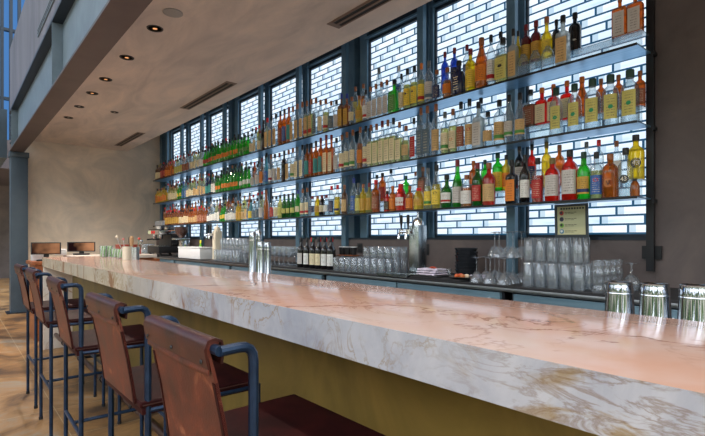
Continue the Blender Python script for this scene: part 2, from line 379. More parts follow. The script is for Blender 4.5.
struct(B(3.295, 3.40, 1.03, YF, 1.28, 1.298).build('trim_11', M_frame_d, smooth=False), 'dark steel sill under the glass block windows', 'sill')

# the plate girder over the bar, its column and the parapet on it
bm = bpy.data.objects.new('steel_beam', None); COL.objects.link(bm); bm.location = (.868, 3.5, 2.79)
struct(bm, 'deep steel girder over the bar, brown flange and grey web', 'beam')
YB0, YB1 = -6.5, 6.6
B(-.102, .102, YB0, YB1, 0, .022).build('bottom_flange', M_flange, bm, smooth=False)
B(-.008, .008, YB0, YB1, .022, .66).build('web', M_web, bm, smooth=False)
B(-.102, .102, YB0, YB1, .66, .69).build('top_flange', M_frame_d, bm, smooth=False)  # dark steel puts the shade on the flange's underside into its colour
for yk in (6.25, 2.05, -2.15, -6.3):
    B(-.1, -.008, yk, yk + .014, .022, .66).build('stiffener', M_web, bm, smooth=False)
sp = MB()
for q in range(6):
    sp.box(-.1, -.085, 6.265, 6.36, .09 + q * .09, .115 + q * .09)
    sp.box(-.118, -.1, 6.29, 6.325, .09 + q * .09, .118 + q * .09, .004)
sp.build('splice_bolts', M_column, bm, smooth=False)
colm = bpy.data.objects.new('steel_column', None); COL.objects.link(colm); colm.location = (.905, 10.13, 0)
struct(colm, 'slate blue steel column at the corner of the plaster wall', 'column')
B(-.125, .125, -.125, .125, 0, 2.70, .012).build('shaft', M_column, colm)
B(-.14, .14, -.14, .14, 2.70, 2.79, .006).build('cap_plate', M_column, colm)
B(-.18, .18, -.17, .17, 0, .018).build('base_plate', M_frame_d, colm, smooth=False)
par = B(.775, .95, -3, 10.1, 3.48, 4.56).build('wall_upper', M_parapet, smooth=False)
struct(par, 'grey concrete parapet above the girder', 'wall')
sd = empty('linear_diffuser', (.774, 5.6, 3.62), 'narrow slot air diffuser set in the upper concrete parapet', 'air diffuser')
B(-.012, 0, -.95, .95, 0, .09).build('frame', M_web, sd, smooth=False)
for z in (.018, .052): B(-.014, -.002, -.92, .92, z, z + .02).build('slot', M_grille, sd, smooth=False)
# the tall atrium beyond: blue glazing, a plain wall, a soffit
M_skyglass = lamp_mat('blue daylight glazing', (.09, .26, .62), .8)
wv = bpy.data.objects.new('window_10', None); COL.objects.link(wv); wv.location = (0, 14.5, 3.0)
struct(wv, 'tall blue glazed wall of the room beyond the column', 'window')
B(-4, 2.6, 0, .05, .6, 7).build('glazing', M_skyglass, wv, smooth=False)
f = MB()
for x in (-1.5, -.9, -.35, .02, .3, .6, .78, .95, 1.13, 1.3, 1.5, 1.9): f.box(x - .035, x + .035, -.12, -.001, .6, 7)
for z in (1.7, 3.4, 5.0): f.box(-4, 2.6, -.1, -.002, z, z + .07)
f.build('window_frame', M_frame_d, wv, smooth=False)
struct(B(-5, 3.6, 14.3, 19.2, 3.0, 3.7).build('ceiling_beyond', M_flange, smooth=False), 'dark soffit of the room beyond the column', 'ceiling')
struct(B(-5, 3.6, 19.0, 19.2, 0, 3.0).build('wall_beyond', M_pier, smooth=False), 'grey-brown wall of the room beyond the column', 'wall')
struct(B(.62, .76, 10.4, 19, 2.72, 3.58).build('trim_12', M_column, smooth=False), 'grey steel edge beam beyond the column', 'beam')

# downlights, the blank plate and the vents
def downlight(x, y, r, label, lit=True):
    e = empty('downlight', (x, y, ZC), label, 'ceiling light', 'row of ceiling downlights')
    m = MB(); m.lathe([(r * .8, .03), (r * .8, -.003), (r, -.006), (r * 1.04, 0)], n=20, cap0=False, cap1=False); m.build('trim_ring', M_blackp, e)
    m = MB(); m.lathe([(.001, -.002), (r * .8, -.002)], n=20, cap0=False); m.build('baffle', M_grille, e)
    m = MB(); m.lathe([(r * .3, -.0035), (.001, -.007)], n=12); m.build('lamp', M_lampglow if lit else M_chrome, e)
names = ['downlight nearest the round blank plate in the ceiling', 'second ceiling downlight from the round blank plate', 'third ceiling downlight from the round blank plate', 'fourth ceiling downlight from the round blank plate', 'fifth ceiling downlight from the round blank plate', 'sixth ceiling downlight, closest to the plaster wall in its row']
for nm, y in zip(names, (4.13, 4.97, 5.80, 6.46, 7.23, 7.99)): downlight(1.312, y, .065 if y < 7 else .06, nm, y < 7)
downlight(1.748, 7.23, .05, 'single dark downlight standing out of the ceiling row, towards the shelves', False)
m = MB(); m.lathe([(.075, 0), (.075, -.006), (.06, -.01)], n=24); tag(m.build('ceiling_plate', plain('plate grey', srgb(150, 152, 152), .5), loc=(1.327, 3.75, ZC)), 'round grey blank plate flush in the brown ceiling', 'ceiling plate')
for k, (a, b, lb) in enumerate(((1.75, 3.07, 'twin slot air vent in the ceiling nearest the concrete pier'), (5.05, 6.37, 'twin slot air vent in the middle of the ceiling'), (8.4, 9.75, 'twin slot air vent in the ceiling beside the far plaster wall'))):
    e = empty('ceiling_vent', (2.43, (a + b) / 2, ZC), lb, 'air vent', 'slot vents along the ceiling')
    h = (b - a) / 2
    f = MB(); f.box(-.065, .065, -h - .06, h + .06, -.004, 0); f.box(-.007, .007, -h, h, -.012, 0); f.box(.045, .05, -h, h, -.012, 0); f.box(-.055, -.05, -h, h, -.012, 0)
    f.build('frame', M_ventframe, e, smooth=False)
    for x0, x1 in ((-.048, -.012), (.012, .043)): B(x0, x1, -h, h, -.007, -.0035).build('slot', M_grille, e, smooth=False)

# ------------------------------------------------------------------ the bar
XB0, XB1, ZB = .81, 1.511, 1.071
YE = 6.55
bar = empty('bar_counter', (XB0, 3, 0), 'long marble topped bar with olive brass front', 'bar counter')
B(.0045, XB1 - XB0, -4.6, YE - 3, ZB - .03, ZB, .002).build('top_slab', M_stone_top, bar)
B(0, .0042, -4.6, YE - 3.001, ZB - .1035, ZB - .0003).build('apron', M_stone_front, bar, smooth=False)
B(.0045, .032, -4.6, YE - 3.001, ZB - .1035, ZB - .0305).build('apron_backing', M_stone_front, bar, smooth=False)
B(.30, .64, -4.6, YE - 3.04, .10, ZB - .031).build('front_panel', M_olive, bar, smooth=False)
B(.36, .64, -4.6, YE - 3.04, 0, .099).build('plinth', M_blackp, bar, smooth=False)
B(.006, XB1 - XB0 - .005, YE - 3.04 + .001, YE - 3.002, 0, ZB - .104, .002).build('end_panel', M_stone_end, bar)
r = MB(); r.tube([(.12, -4.5, .17), (.12, YE - 3.1, .17)], .024, 12)
r.build('foot_rail', plain('bronze rail', srgb(70, 44, 34), .35, .5), bar)
for k in range(9):
    y = -3.9 + k * .85
    m = MB(); m.tube([(.12, y, .17), (.302, y, .17)], .014, 8); m.lathe([(.031, -.02), (.031, .02)], 0, 0, 0, 12)
    rot = Matrix.Translation((.12, y, .17)) @ Matrix.Rotation(PI / 2, 4, 'X')
    m.bm.verts.ensure_lookup_table()
    for v in m.bm.verts[-24:]: v.co = rot @ v.co
    m.build('rail_bracket', M_black, bar)
# stainless rail behind the bar
ur = empty('underbar_shelf', (1.46, 2.4, .93), 'stainless steel underbar shelf fixed behind the bar', 'shelf')
B(0, .34, -3.5, 3.8, .0, .012).build('deck', M_steelwall, ur, smooth=False)
B(.33, .34, -3.5, 3.8, .012, .04).build('lip', M_steelwall, ur, smooth=False)
for y in (-3, -1, 1, 3): B(.02, .3, y, y + .03, -.93, 0).build('leg', M_steelwall, ur, smooth=False)

# ------------------------------------------------------------------ bar stools
def sling(mb, pts, y0, y1, t):
    """a leather sheet of thickness t following a profile in X-Z"""
    P = [Vector((p[0], 0, p[1])) for p in pts]; out = []
    for i, p in enumerate(P):
        d = (P[min(i + 1, len(P) - 1)] - P[max(0, i - 1)]).normalized(); out.append(Vector((-d.z, 0, d.x)))
    ny = 8; rows = []
    for i, (p, n) in enumerate(zip(P, out)):
        loop = []
        for k in range(ny + 1): q = p - n * t / 2; loop.append((q.x, y0 + (y1 - y0) * k / ny, q.z))
        for k in range(ny, -1, -1): q = p + n * t / 2; loop.append((q.x, y0 + (y1 - y0) * k / ny, q.z))
        rows.append(loop)
    mb.rings(rows)
def make_stool(label):
    # local frame: x=0 at the rear legs, +x towards the bar, y across
    e = empty('bar_stool', (.49, 0, 0), label, 'bar stool', 'leather bar stools along the bar')
    W = .225
    for s in (-1, 1):
        m = MB(); m.tube([(-.075, s * W, 1.062), (0, s * W, 1.066), (0, s * W, .0)], .011, 10, .035)
        lg = m.build('leg', M_tube, e)
        f = MB(); f.lathe([(.013, 0), (.013, .02)], 0, s * W, 0, 10); f.build('foot_cap', M_rubber, lg)
        m = MB(); m.tube([(.405, s * W, .735), (.405, s * W, 0)], .011, 10)
        lg = m.build('leg', M_tube, e)
        f = MB(); f.lathe([(.013, 0), (.013, .02)], .405, s * W, 0, 10); f.build('foot_cap', M_rubber, lg)
        m = MB(); m.tube([(0, s * W, .728), (.405, s * W, .728)], .010, 8); m.build('seat_rail', M_tube, e)
    m = MB(); m.tube([(-.075, -W, 1.062), (-.075, W, 1.062)], .011, 10); m.build('back_rail', M_tube, e)
    for x in (0, .405):
        m = MB(); m.tube([(x, -W, .32), (x, W, .32)], .010, 8); m.build('stretcher', M_tube, e)
        m = MB(); m.tube([(x, -W, .728), (x, W, .728)], .010, 8); m.build('seat_rail', M_tube, e)
    m = MB(); m.tube([(0, 0, .32), (.405, 0, .32)], .010, 8); m.build('foot_bar', M_tube, e)
    # seat: thick leather pad
    m = MB(); m.box(-.028, .405, -W - .012, W + .012, .740, .762, .009, 3); m.box(-.02, .40, -W - .006, W + .006, .716, .7405, .004)
    st = m.build('seat', M_leather_d, e)
    for s in (-1, 1):
        m = MB(); m.box(-.02, .398, min(s * (W + .0122), s * (W + .0145)), max(s * (W + .0122), s * (W + .0145)), .748, .752); m.build('stitching', M_stitch, st, smooth=False)
    # back sling wrapping over the top rod
    yb = W - .028
    prof = [(-.030, .748), (-.036, .80), (-.052, .90), (-.070, .99), (-.083, 1.04), (-.0895, 1.062), (-.085, 1.0735), (-.075, 1.0765), (-.065, 1.0725)]
    m = MB(); sling(m, prof, -yb, yb, .007)
    bk = m.build('backrest', M_leather, e, ang=1.2)
    fl = [(-.0875, 1.022), (-.0925, 1.044), (-.0955, 1.062), (-.0895, 1.0785), (-.075, 1.0825), (-.0605, 1.077), (-.0565, 1.062), (-.0595, 1.03)]
    m = MB(); sling(m, fl, -yb - .003, yb + .003, .0055); flp = m.build('back_flap', M_flap, bk, ang=1.2)
    m = MB(); n_ = 16; rw = []
    for k in range(n_ + 1):
        y = -yb + 2 * yb * k / n_; z = 1.012 - .008 * math.sin(PI * k / n_); x = -.0795 - (z - .99) * .27
        rw.append([(x, y, z - .005), (x - .0022, y, z - .004), (x - .003, y, z + .005), (x, y, z + .012)])
    m.rings(rw); m.build('seam_welt', M_leather, bk, ang=1.2)
    for y in (-.175, 0, .175):
        m = MB(); m.lathe([(.0055, 0), (.0045, .002), (.002, .003)], n=12)
        o = m.build('snap', M_blackp, flp, loc=(-.0943, y, 1.034)); o.rotation_euler = (0, -PI / 2, 0)
    for s in (-1, 1):
        pr = [(q[0] - .0012, q[1]) for q in prof[:4]]
        m = MB(); sling(m, pr, s * yb - (.012 if s > 0 else 0), s * yb + (0 if s > 0 else .012), .0085)
        m.build('edge_binding', M_leather_d, bk, ang=1.2)
    return e
stool_lab = ['nearest bar stool, brown leather sling back filling the foreground', 'second nearest bar stool, brown leather back tucked up to the bar', 'middle of the five brown leather bar stools', 'fourth bar stool counted from the nearest, brown leather back', 'farthest brown leather bar stool, by the end of the bar']
s0 = make_stool(stool_lab[0])
for k, (y, rz) in enumerate(((1.13, 0), (1.845, .01), (2.86, -.015), (3.80, .0), (4.535, .01))):
    s = s0 if k == 0 else copy_tree(s0)
    s.location = (.49, y, 0); s.rotation_euler = (0, 0, rz); s['label'] = stool_lab[k]

# ------------------------------------------------------------------ shelves for the bottles
XS0, XS1 = 3.03, 3.25
YS0, YS1 = 1.036, 9.66
ZS = {'B': EYE + .0617 / CT * XS0, 'M': EYE + .1723 / CT * XS0, 'T': EYE + .2855 / CT * XS0}
RIS = .112
M_ris = glassy('clear acrylic', (.86, .94, .98), .2, (.8, .9, 1), .12)
SHELFNAME = {'T': 'top', 'M': 'middle', 'B': 'bottom'}
for k in 'TMB':
    e = empty('bottle_shelf', (XS0, (YS0 + YS1) / 2, ZS[k]), SHELFNAME[k] + ' long steel shelf of bottles in front of the windows', 'shelf', 'bottle shelves across the windows')
    h = (YS1 - YS0) / 2
    B(.002, XS1 - XS0, -h, h, -.007, 0).build('tray', M_shelf, e, smooth=False)
    B(0, .0018, -h, h, -.012, .003).build('front_edge', M_black, e, smooth=False)
    m = MB(); m.box(.106, .215, -h + .01, h - .01, RIS - .006, RIS); m.box(.106, .112, -h + .01, h - .01, 0, RIS - .006)
    m.build('riser', M_ris, e, smooth=False)
posts = [(1.985, 'first'), (2.90, 'second'), (4.0, 'third'), (4.90, 'fourth'), (5.84, 'fifth'), (6.98, 'sixth'), (7.86, 'seventh'), (8.78, 'eighth'), (9.55, 'ninth')]
for y, nm in posts:
    m = MB(); m.box(0, .045, -.036, .036, 0, 2.26 + .25)
    o = m.build('shelf_post', M_frame, loc=(3.2515, y, .997), smooth=False)
    tag(o, nm + ' grey steel shelf post counted from the concrete pier', 'post', 'posts carrying the bottle shelves')
e = empty('end_post', (3.253, 1.042, 1.09), 'black steel post at the shelf ends against the concrete pier', 'post')
B(0, .024, -.021, .021, 0, 2.40).build('shaft', M_black, e, smooth=False)
B(.0245, .041, -.055, .052, .075, .155).build('wall_bracket', M_black, e, smooth=False)
for z in (ZS['B'], ZS['M'], ZS['T']): B(-.03, .02, -.035, -.0215, z - 1.09 - .03, z - 1.09 - .008).build('shelf_lug', M_black, e, smooth=False)

# ------------------------------------------------------------------ bottles
GL = {  # glass or content: tint of what passes through, colour scattered, share scattered, plain word
 'c': ((.88, .93, .95), (.72, .82, .86), .10, 'clear'),
 'a': ((.72, .27, .05), (.75, .30, .06), .30, 'amber'),
 'o': ((.90, .36, .07), (.80, .34, .06), .34, 'orange'),
 'y': ((.98, .80, .10), (.98, .75, .06), .38, 'yellow'),
 'p': ((.86, .84, .42), (.80, .76, .34), .34, 'pale gold'),
 'r': ((.85, .05, .03), (.88, .05, .03), .40, 'red'),
 'g': ((.10, .78, .12), (.08, .72, .10), .34, 'green'),
 'G': ((.07, .34, .08), (.05, .30, .07), .34, 'dark green'),
 'b': ((.10, .25, .75), (.06, .18, .62), .45, 'blue'),
 'n': ((.02, .04, .16), (.015, .035, .15), .80, 'navy'),
 'k': ((.02, .02, .025), (.012, .012, .016), .85, 'black'),
 'm': ((.30, .03, .04), (.26, .035, .04), .60, 'maroon'),
 'w': ((.35, .18, .10), (.30, .15, .08), .6, 'brown'),
 'f': ((.80, .86, .86), (.72, .76, .74), .5, 'frosted'),
 't': ((.35, .75, .85), (.25, .65, .78), .35, 'turquoise'),
}
def gmat(k): return glassy('bottle glass ' + GL[k][3], GL[k][0], .14, GL[k][1], GL[k][2])
LB = {'cr': ((226, 214, 176), 'cream'), 'tn': ((206, 172, 118), 'tan'), 'gy': ((198, 195, 190), 'grey'), 'ol': ((206, 200, 112), 'olive'), 'rd': ((176, 26, 30), 'red'),
      'nv': ((28, 44, 92), 'navy'), 'or': ((222, 128, 34), 'orange'), 'yl': ((236, 206, 70), 'yellow'), 'wh': ((228, 230, 226), 'white'), 'bk': ((22, 22, 26), 'black'),
      'sl': ((84, 104, 118), 'slate'), 'gr': ((70, 140, 60), 'green'), 'br': ((142, 78, 52), 'brown'), 'tl': ((54, 150, 150), 'teal'), 'bl': ((46, 96, 170), 'blue'), 'pk': ((190, 70, 120), 'pink'), 'gd': ((196, 154, 60), 'gold')}
def lmat(k, acc=None):
    base = srgb(*LB[k][0]); dark = sum(LB[k][0]) < 330
    ink = srgb(220, 210, 180) if dark else srgb(58, 44, 38)
    return label_mat('paper label ' + LB[k][1] + (' with ' + LB[acc][1] + ' band' if acc else ''), base, ink, srgb(*LB[acc][0]) if acc else None)
CP = {'k': ((20, 22, 26), 'black'), 'w': ((150, 92, 56), 'copper'), 'm': ((120, 26, 34), 'maroon'), 'r': ((214, 26, 30), 'red'), 'o': ((206, 110, 34), 'orange'),
      'd': ((22, 62, 50), 'green'), 'b': ((40, 62, 150), 'blue'), 'l': ((220, 222, 224), 'white'), 'e': ((96, 104, 108), 'grey'), 't': ((120, 104, 50), 'olive')}
def cmat(k): return plain('stopper ' + CP[k][1], srgb(*CP[k][0]), .4)
SHAPES = {  # (z, r) rings as shares of height and radius; the exponent of the cross-section; depth share; label zone
 'A': ([(0, .9), (.012, 1), (.56, 1), (.64, .97), (.71, .84), (.76, .6), (.785, .42), (.9, .38)], 3, .9, (.13, .60)),
 'S': ([(0, .88), (.012, 1), (.60, 1), (.66, .94), (.705, .74), (.74, .47), (.77, .35), (.93, .32), (.935, .38), (.95, .38)], 2, 1, (.10, .50)),
 'W': ([(0, .9), (.012, 1), (.58, 1), (.64, .9), (.70, .60), (.75, .42), (.95, .37)], 2, 1, (.12, .48)),
 'Q': ([(0, .94), (.012, 1), (.60, 1), (.65, .95), (.68, .6), (.705, .38), (.93, .34)], 7, .9, (.07, .55)),
 'F': ([(0, .96), (.012, 1), (.66, 1), (.71, .93), (.735, .5), (.75, .26), (.93, .24)], 9, .62, (.07, .62)),
 'R': ([(0, .78), (.02, .92), (.2, 1), (.46, 1), (.58, .84), (.65, .5), (.70, .34), (.93, .31)], 2, 1, (.16, .46)),
 'T': ([(0, .93), (.012, 1), (.46, 1), (.56, .84), (.66, .56), (.76, .38), (.94, .33)], 2, 1, (.10, .43)),
 'C': ([(0, .9), (.012, 1), (.50, .97), (.60, .80), (.72, .50), (.80, .36), (.94, .34)], 2, 1, (.14, .45)),
 'D': ([(0, .7), (.03, .95), (.3, 1), (.6, .95), (.78, .7), (.86, .42), (.93, .4)], 2, 1, (.2, .5)),
}
def ring(t, r, n, dp):
    c, s = math.cos(t), math.sin(t)
    k = r * (abs(c) ** n + abs(s) ** n) ** (-1 / n)
    return k * c * dp, k * s
def rad_at(prof, z):
    for (a, ra), (b, rb) in zip(prof, prof[1:]):
        if a <= z <= b: return ra + (rb - ra) * (z - a) / max(b - a, 1e-6)
    return prof[-1][1]
def body_rings(prof, n, dp, R, H, seg, shrink=1.0, top=1.0):
    out = []
    for z, r in prof:
        if z > top: break
        nn = n if r > .8 else (2 + (n - 2) * max(0, (r - .45) / .35))
        out.append([(*ring(2 * PI * i / seg, R * r * shrink, max(2, nn), dp), z * H) for i in range(seg)])
    return out
def patch(mb, prof, n, dp, R, H, z0, z1, half, face, off=.0008, k=10, rows=1):
    """a sheet that follows the bottle's wall, with a UV map"""
    uvl = mb.bm.loops.layers.uv.verify()
    V = []
    for j in range(rows + 1):
        z = z0 + (z1 - z0) * j / rows; r = rad_at(prof, z) * R + off
        V.append([mb.bm.verts.new((*ring(face - half + 2 * half * i / k, r, n, dp), z * H)) for i in range(k + 1)])
    for j in range(rows):
        for i in range(k):
            f = mb.bm.faces.new((V[j][i], V[j + 1][i], V[j + 1][i + 1], V[j][i + 1]))
            for lp, (a, b) in zip(f.loops, ((i, j), (i, j + 1), (i + 1, j + 1), (i + 1, j))): lp[uvl].uv = (1 - a / k, b / rows)
def disc(mb, prof, n, dp, R, H, zc, rr, face, off=.0016, ax=1.0, seg=16):
    uvl = mb.bm.loops.layers.uv.verify()
    vs = []
    for i in range(seg):
        a = 2 * PI * i / seg; dz = rr * math.sin(a); dt = rr * ax * math.cos(a) / R
        vs.append(mb.bm.verts.new((*ring(face + dt, rad_at(prof, zc) * R + off, n, dp), zc * H + dz)))
    mb.bm.faces.new(vs)
FACE = PI + .22        # labels look out over the aisle and a little towards the near end
def make_bottle(name, X, Y, Z, R, H, shp, glass, liq, lab, cap, badge=None, acc=None, yaw=0, big=False, lite=False):
    prof, n, dp, lz = SHAPES[shp]
    seg = 10 if lite else 20
    m = MB(); m.rings(body_rings(prof, n, dp, R, H, seg))
    o = m.build(name, gmat(glass), loc=(X, Y, Z), rotz=yaw, ang=.9)
    face = PI + (.0 if n > 4 else .25)
    if liq and not lite:
        m = MB(); top = .3 if (badge is None and lab is None) else min(.60, lz[1] + .16)
        rs = body_rings(prof, n, dp, R, H, seg, .90, top); rs[0] = [(x, y, .006) for x, y, z in rs[0]]
        m.rings(rs); m.build('liquid', gmat(liq), o, ang=.9)
    if lab:
        if lite and glass in 'gG': lz = (.2, .40)
        m = MB(); patch(m, prof, n, dp, R, H, lz[0], lz[1], (.66 if shp == 'F' else .80 if n > 4 else .8 if shp == 'A' and big else 1.05), face, k=6 if lite else 12)
        m.build('paper_label', lmat(lab, acc), o)
    if badge:
        col, zc, rr, ax = badge
        m = MB(); disc(m, prof, n, dp, R, H, zc, rr, face, ax=ax); m.build('badge', plain('badge ' + str(col), srgb(*col), .5), o)
    if cap:
        z0 = .86 if not big else .845
        rc = (.42 if not big else .50) * R
        if shp == 'F': rc = .30 * R
        if shp == 'D': rc = .46 * R
        m = MB(); m.lathe([(rc * .96, z0 * H), (rc, z0 * H + .002), (rc, H * .99), (rc * .9, H)], n=8 if lite else 12); m.build('stopper', cmat(cap), o)
    return o

# shelf, row, centre px, width px, top px, shape, glass, liquid, label, stopper, badge / band
AG = ((26, 150, 96), .36, .011, 1.0)
CAT = '''
T B 620 13 -4 F a - gy w
T B 635 14 -8 F a - gy w
T B 575 11 13 S k - - k e
T F 563 11 15.6 Q f - tn k
T B 556 8 20 S k - - k
T B 547 11 17 R y - yl w
T F 547.5 12 45 D c - - -
T F 535.5 11.5 49 D c - - -
T F 523 11.5 53 D c - - -
T B 536 10 21 S m - gd m
T B 526 10 25 S m - gd m
T B 518.5 5 31 T y - - k
T F 513.5 8 29 Q f - tn k
T F 503 12 38 Q c p ol k bk
T B 500.7 8 32 S c - - k
T F 491 7.5 35 S c - wh k rd
T F 481.5 11.5 38 C a - or w
T F 470.5 9 49 S y - yl m
T B 467 7 45 S c - bl m
T F 459 12 61 Q n - - k n
T B 454.5 7 48 S b - nv m
T F 447.5 8.5 68 R c o or w
T B 445 6.5 52 S b - - m
T F 437 7.5 70 S c - nv w
T F 429 7.5 61 S c - gy e sl
T F 421.5 6.5 63.5 S c p yl o rd
T F 414.5 7 66 S c p yl k nb
T F 407.5 7 69 S c p yl k nb
T F 401.5 5 74 S c - cr k
T B 399 6 66 S c - bl l
T F 394.5 9.5 80 Q g - gr k
T F 387 5.6 80 Q c - gy w
T F 381.5 5.6 82 Q c - gy w
T B 379 6 68 D c - - e
T F 376 5.6 84 Q c - gy w
T F 370.8 5.4 87 Q c - gy w
T F 366 4.5 90 S c - wh k rd
T B 363.5 5 84 S c o or w
T F 359.5 7 96 R y - gd w
T B 355.5 5 87 S c - ol w
T F 352 6 97 R c - cr w
T F 347 5 94 Q a y gd b
T F 341.5 5 94 Q w - gd b
T F 336.5 5 100 S c - gy k
T F 331.3 5 101 S c - sl w
T F 326 5 99 S c p cr w rd
T F 320.6 5 100 S c - cr w
T F 316 4.5 98 Q c - sl w
T F 311.5 4.5 99 Q c p tn w rd
T F 307 4.5 101 Q c p tn w rd
T F 302.5 4.5 102 Q c - tn w
T F 297.5 5 104 Q c - tn w
T F 293 4.5 107 Q c p tn w
T F 289 4.5 107 S a - tl m
T F 284.5 4.5 109 S a - bl k
T F 280.4 4.2 111 S a - br k
T F 276 5 114 Q c - tn k
T F 271.5 5 116 Q c - tn k
T F 267.5 5 118 Q c - tn r
T F 263.5 4 120 S k - - k
M F 630 15 70 A c - ol d+ ag
M B 640 8 71 S a - br w
M F 610.5 14 75 A c - ol d+ ag
M B 618.5 8.5 75 S a - br w
M F 592.5 13.5 79 A c - ol d+ ag
M B 601 7 79 S a - br w
M B 582 11 77 T a - - o
M F 574.5 11.5 84 A c - ol d+ ag
M B 567 10 81 Q r - cr o
M F 556 10.5 88 A c - ol d+ ag
M B 553.5 9 84.5 Q r - cr o
M B 542 10 88 Q r - cr o
M B 530.5 11 90 Q c w br k
M F 520 9.5 93 C c - tn k gr
M F 509 9 95 C c - gy k gr
M F 499.5 10 100 S c - tn k gr
M F 488 9 112 R c - tn k
M B 481 8 98 S c - - k
M F 478.5 9 102 Q f - gy k
M F 469.5 8 99 S c - tn k rb
M F 461 8 102 S c - br k rb
M F 453 7.5 109 S c p cr w ob
M F 445 7.5 112 S c p cr e gr
M F 436 7.5 104 S c - tn w
M F 427.5 7 106 Q c - sl w
M F 421 6.5 108 Q c - sl w
M F 414 6 118 Q c - rd k
M F 406 7.5 126 R c p tn w
M F 399.5 6 122 Q c p cr w
M F 393.5 6 118 Q c p cr k
M F 388 5.6 120 Q c p cr w
M F 382.3 5.6 121 Q c p cr m
M F 376.6 5.6 124 Q c p cr w
M F 371 5.6 125 Q c p cr w
M F 366 5 126 S c - cr k rd
M F 360.3 6 127 C c o or w
M F 353 6 130 S c - cr w gr
M F 347 5 132 S c - cr w gr
M F 342 5 135 S c - cr w rd
M F 336.5 5 138 S c - gy k
M F 331.5 5 135 Q a - cr m
M F 326.3 5 135 Q a - cr m
M F 320.8 4.5 138 S a - tl m
M F 316 4.5 141 S a - tl k
M F 311.6 4.5 143 S a - rd k
M F 307.3 4.5 144 S a - tl k
M F 302.5 5 145 Q c - cr k
M F 297.5 5 147 Q c p cr e
M F 293 4.5 148 S c p cr w gr
M F 288.7 4.5 150 Q c - tn w
M F 284.2 4.5 151 S k - - k
M F 279.5 4.5 153 S c - tn m
M F 275 4.5 154 S c - gy k
M F 271 4.5 155 S c - wh w rd
M F 266.6 4.5 153 T t - bl k
M F 262 4.5 158 S c o or m
B B 635.8 15 135 S y - - k 43
B F 625.5 13.5 148 S c a - k 43
B F 642 5.2 178 D a - - k
B B 616.5 8 141 S c - wh w
B F 610 14 154 A a - - w V
B B 598.8 8 140 S c - - r
B F 596.5 11.5 152 S c p bl k rb
B B 586.5 8 142 S c - - e
B F 583.8 12 152 W g - gd d nv
B F 570 13.5 150 A r - gy k
B B 559.5 9 145 S o - or w
B F 552.5 12.5 158 A r - gy t
B B 546.5 8.5 142 S y - - t
B F 537.8 10.5 158 S c r rd k
B B 532 6.5 144 S r - nv k
B F 525 9 155 W k - wh k
B B 519.5 8 145 S k - gy k
B F 512 9.5 160 Q k - or k
B B 506 8 155 S y - or k
B B 498 9.5 153 S g - yl d
B F 489 11 163 S r - tn w
B B 485 7 160 S g - - d
B F 477.5 9.5 163 W G - rd m
B B 473.5 7.5 161 S a - - o
B F 466.8 10.5 175 S c o wh w
B F 457.5 8.8 160 T g w gy m
B F 446.8 10.5 175 R G - wh k rd
B F 436.5 8.5 165 T c y yl k bk
B F 428 7 168 T c p yl e gr
B B 423 7 167 Q w - br w
B F 419 10 188 D y - gd r
B B 415.5 5 172 S c y - w
B F 409.8 7 186 S a - or w
B B 406 6 176 S g - - d
B F 400.8 9.5 184 D r - wh r
B F 392.6 6 186 S o - or o
B F 387.5 4 191 S r - bk k
B B 391 6 169 S c - - k
B B 382.5 6.5 173 S a - rd k
B F 376 7.5 180 S a o br r
B B 377 5 175 S c - - k
B F 369.3 6 183 S p - gd m
B F 363.3 6 184 S y - gd w
B F 358.3 5 183 S c p ol e
B F 353.8 4.8 178 S c - bl b
B F 344.6 5.6 185 S w - tn w
B F 337.6 5 185 S c y yl r nv
B F 331.6 5 186 S c - nv r
B F 326.4 5 195 D c - wh m
B F 322 4.5 195 D k - cr m
B F 317.6 4.5 196 D y - gd w
B F 312.6 5 196 D c - nv m
B F 307.4 5 188 S c - cr w rd
B F 302.8 5 189 S c - cr w rd
B F 298 5 190 S g p cr b
B F 293 4.5 193 W G p ol k
B F 288.6 4.5 194 W G p ol k
B F 284.4 4.5 194 W G p ol k
B F 280.2 4.5 195 W p - ol k
B F 276.3 4.5 196 S c p cr k
B F 272.4 4.8 196 S c - rd k
B F 266.2 3.6 190 T o - - w
B F 261.5 4.8 196 S c - gy k
'''
BADGE = {'ag': ((26, 150, 96), .36, .013, 1.0), 'bk': ((30, 30, 30), .36, .011, 1.5), 'nb': ((24, 34, 80), .38, .009, 1), 'rb': ((190, 30, 30), .40, .012, 1.2),
         'ob': ((210, 110, 40), .30, .012, 1.2), 'e': ((180, 180, 176), .28, .006, 1.8)}
row_x = {'F': 3.0825, 'B': 3.197}
items = []
for ln in CAT.strip().splitlines():
    t = ln.split()
    sh, row, px, w, top, shp, g, lq, lb, cp = t[:10]; ex = t[10] if len(t) > 10 else None
    X = row_x[row]; Y = y_at(float(px), X); d = dist(X, Y)
    Z = ZS[sh] + (RIS if row == 'B' else 0) + .0005
    yb = HOR - (Z - EYE) * F_PX / d
    H = (yb - float(top)) * d / F_PX
    ang = math.atan2(float(px) - 352.5, F_PX)
    R = 1.2 * float(w) * d / F_PX / 2 * math.cos(ang)
    R = min(max(R, .030 if float(w) > 5.5 else .026), .0495 if row == 'F' else .052)
    if float(px) < 400 and float(w) < 9: R = max(R, .034)
    if cp == '-': cp = None
    items.append(dict(sh=sh, row=row, Y=Y, X=X, Z=Z, R=R, H=H, shp=shp, g=g, lq=None if lq == '-' else lq, lb=None if lb == '-' else lb, cp=cp, ex=ex, lite=float(px) < 300))
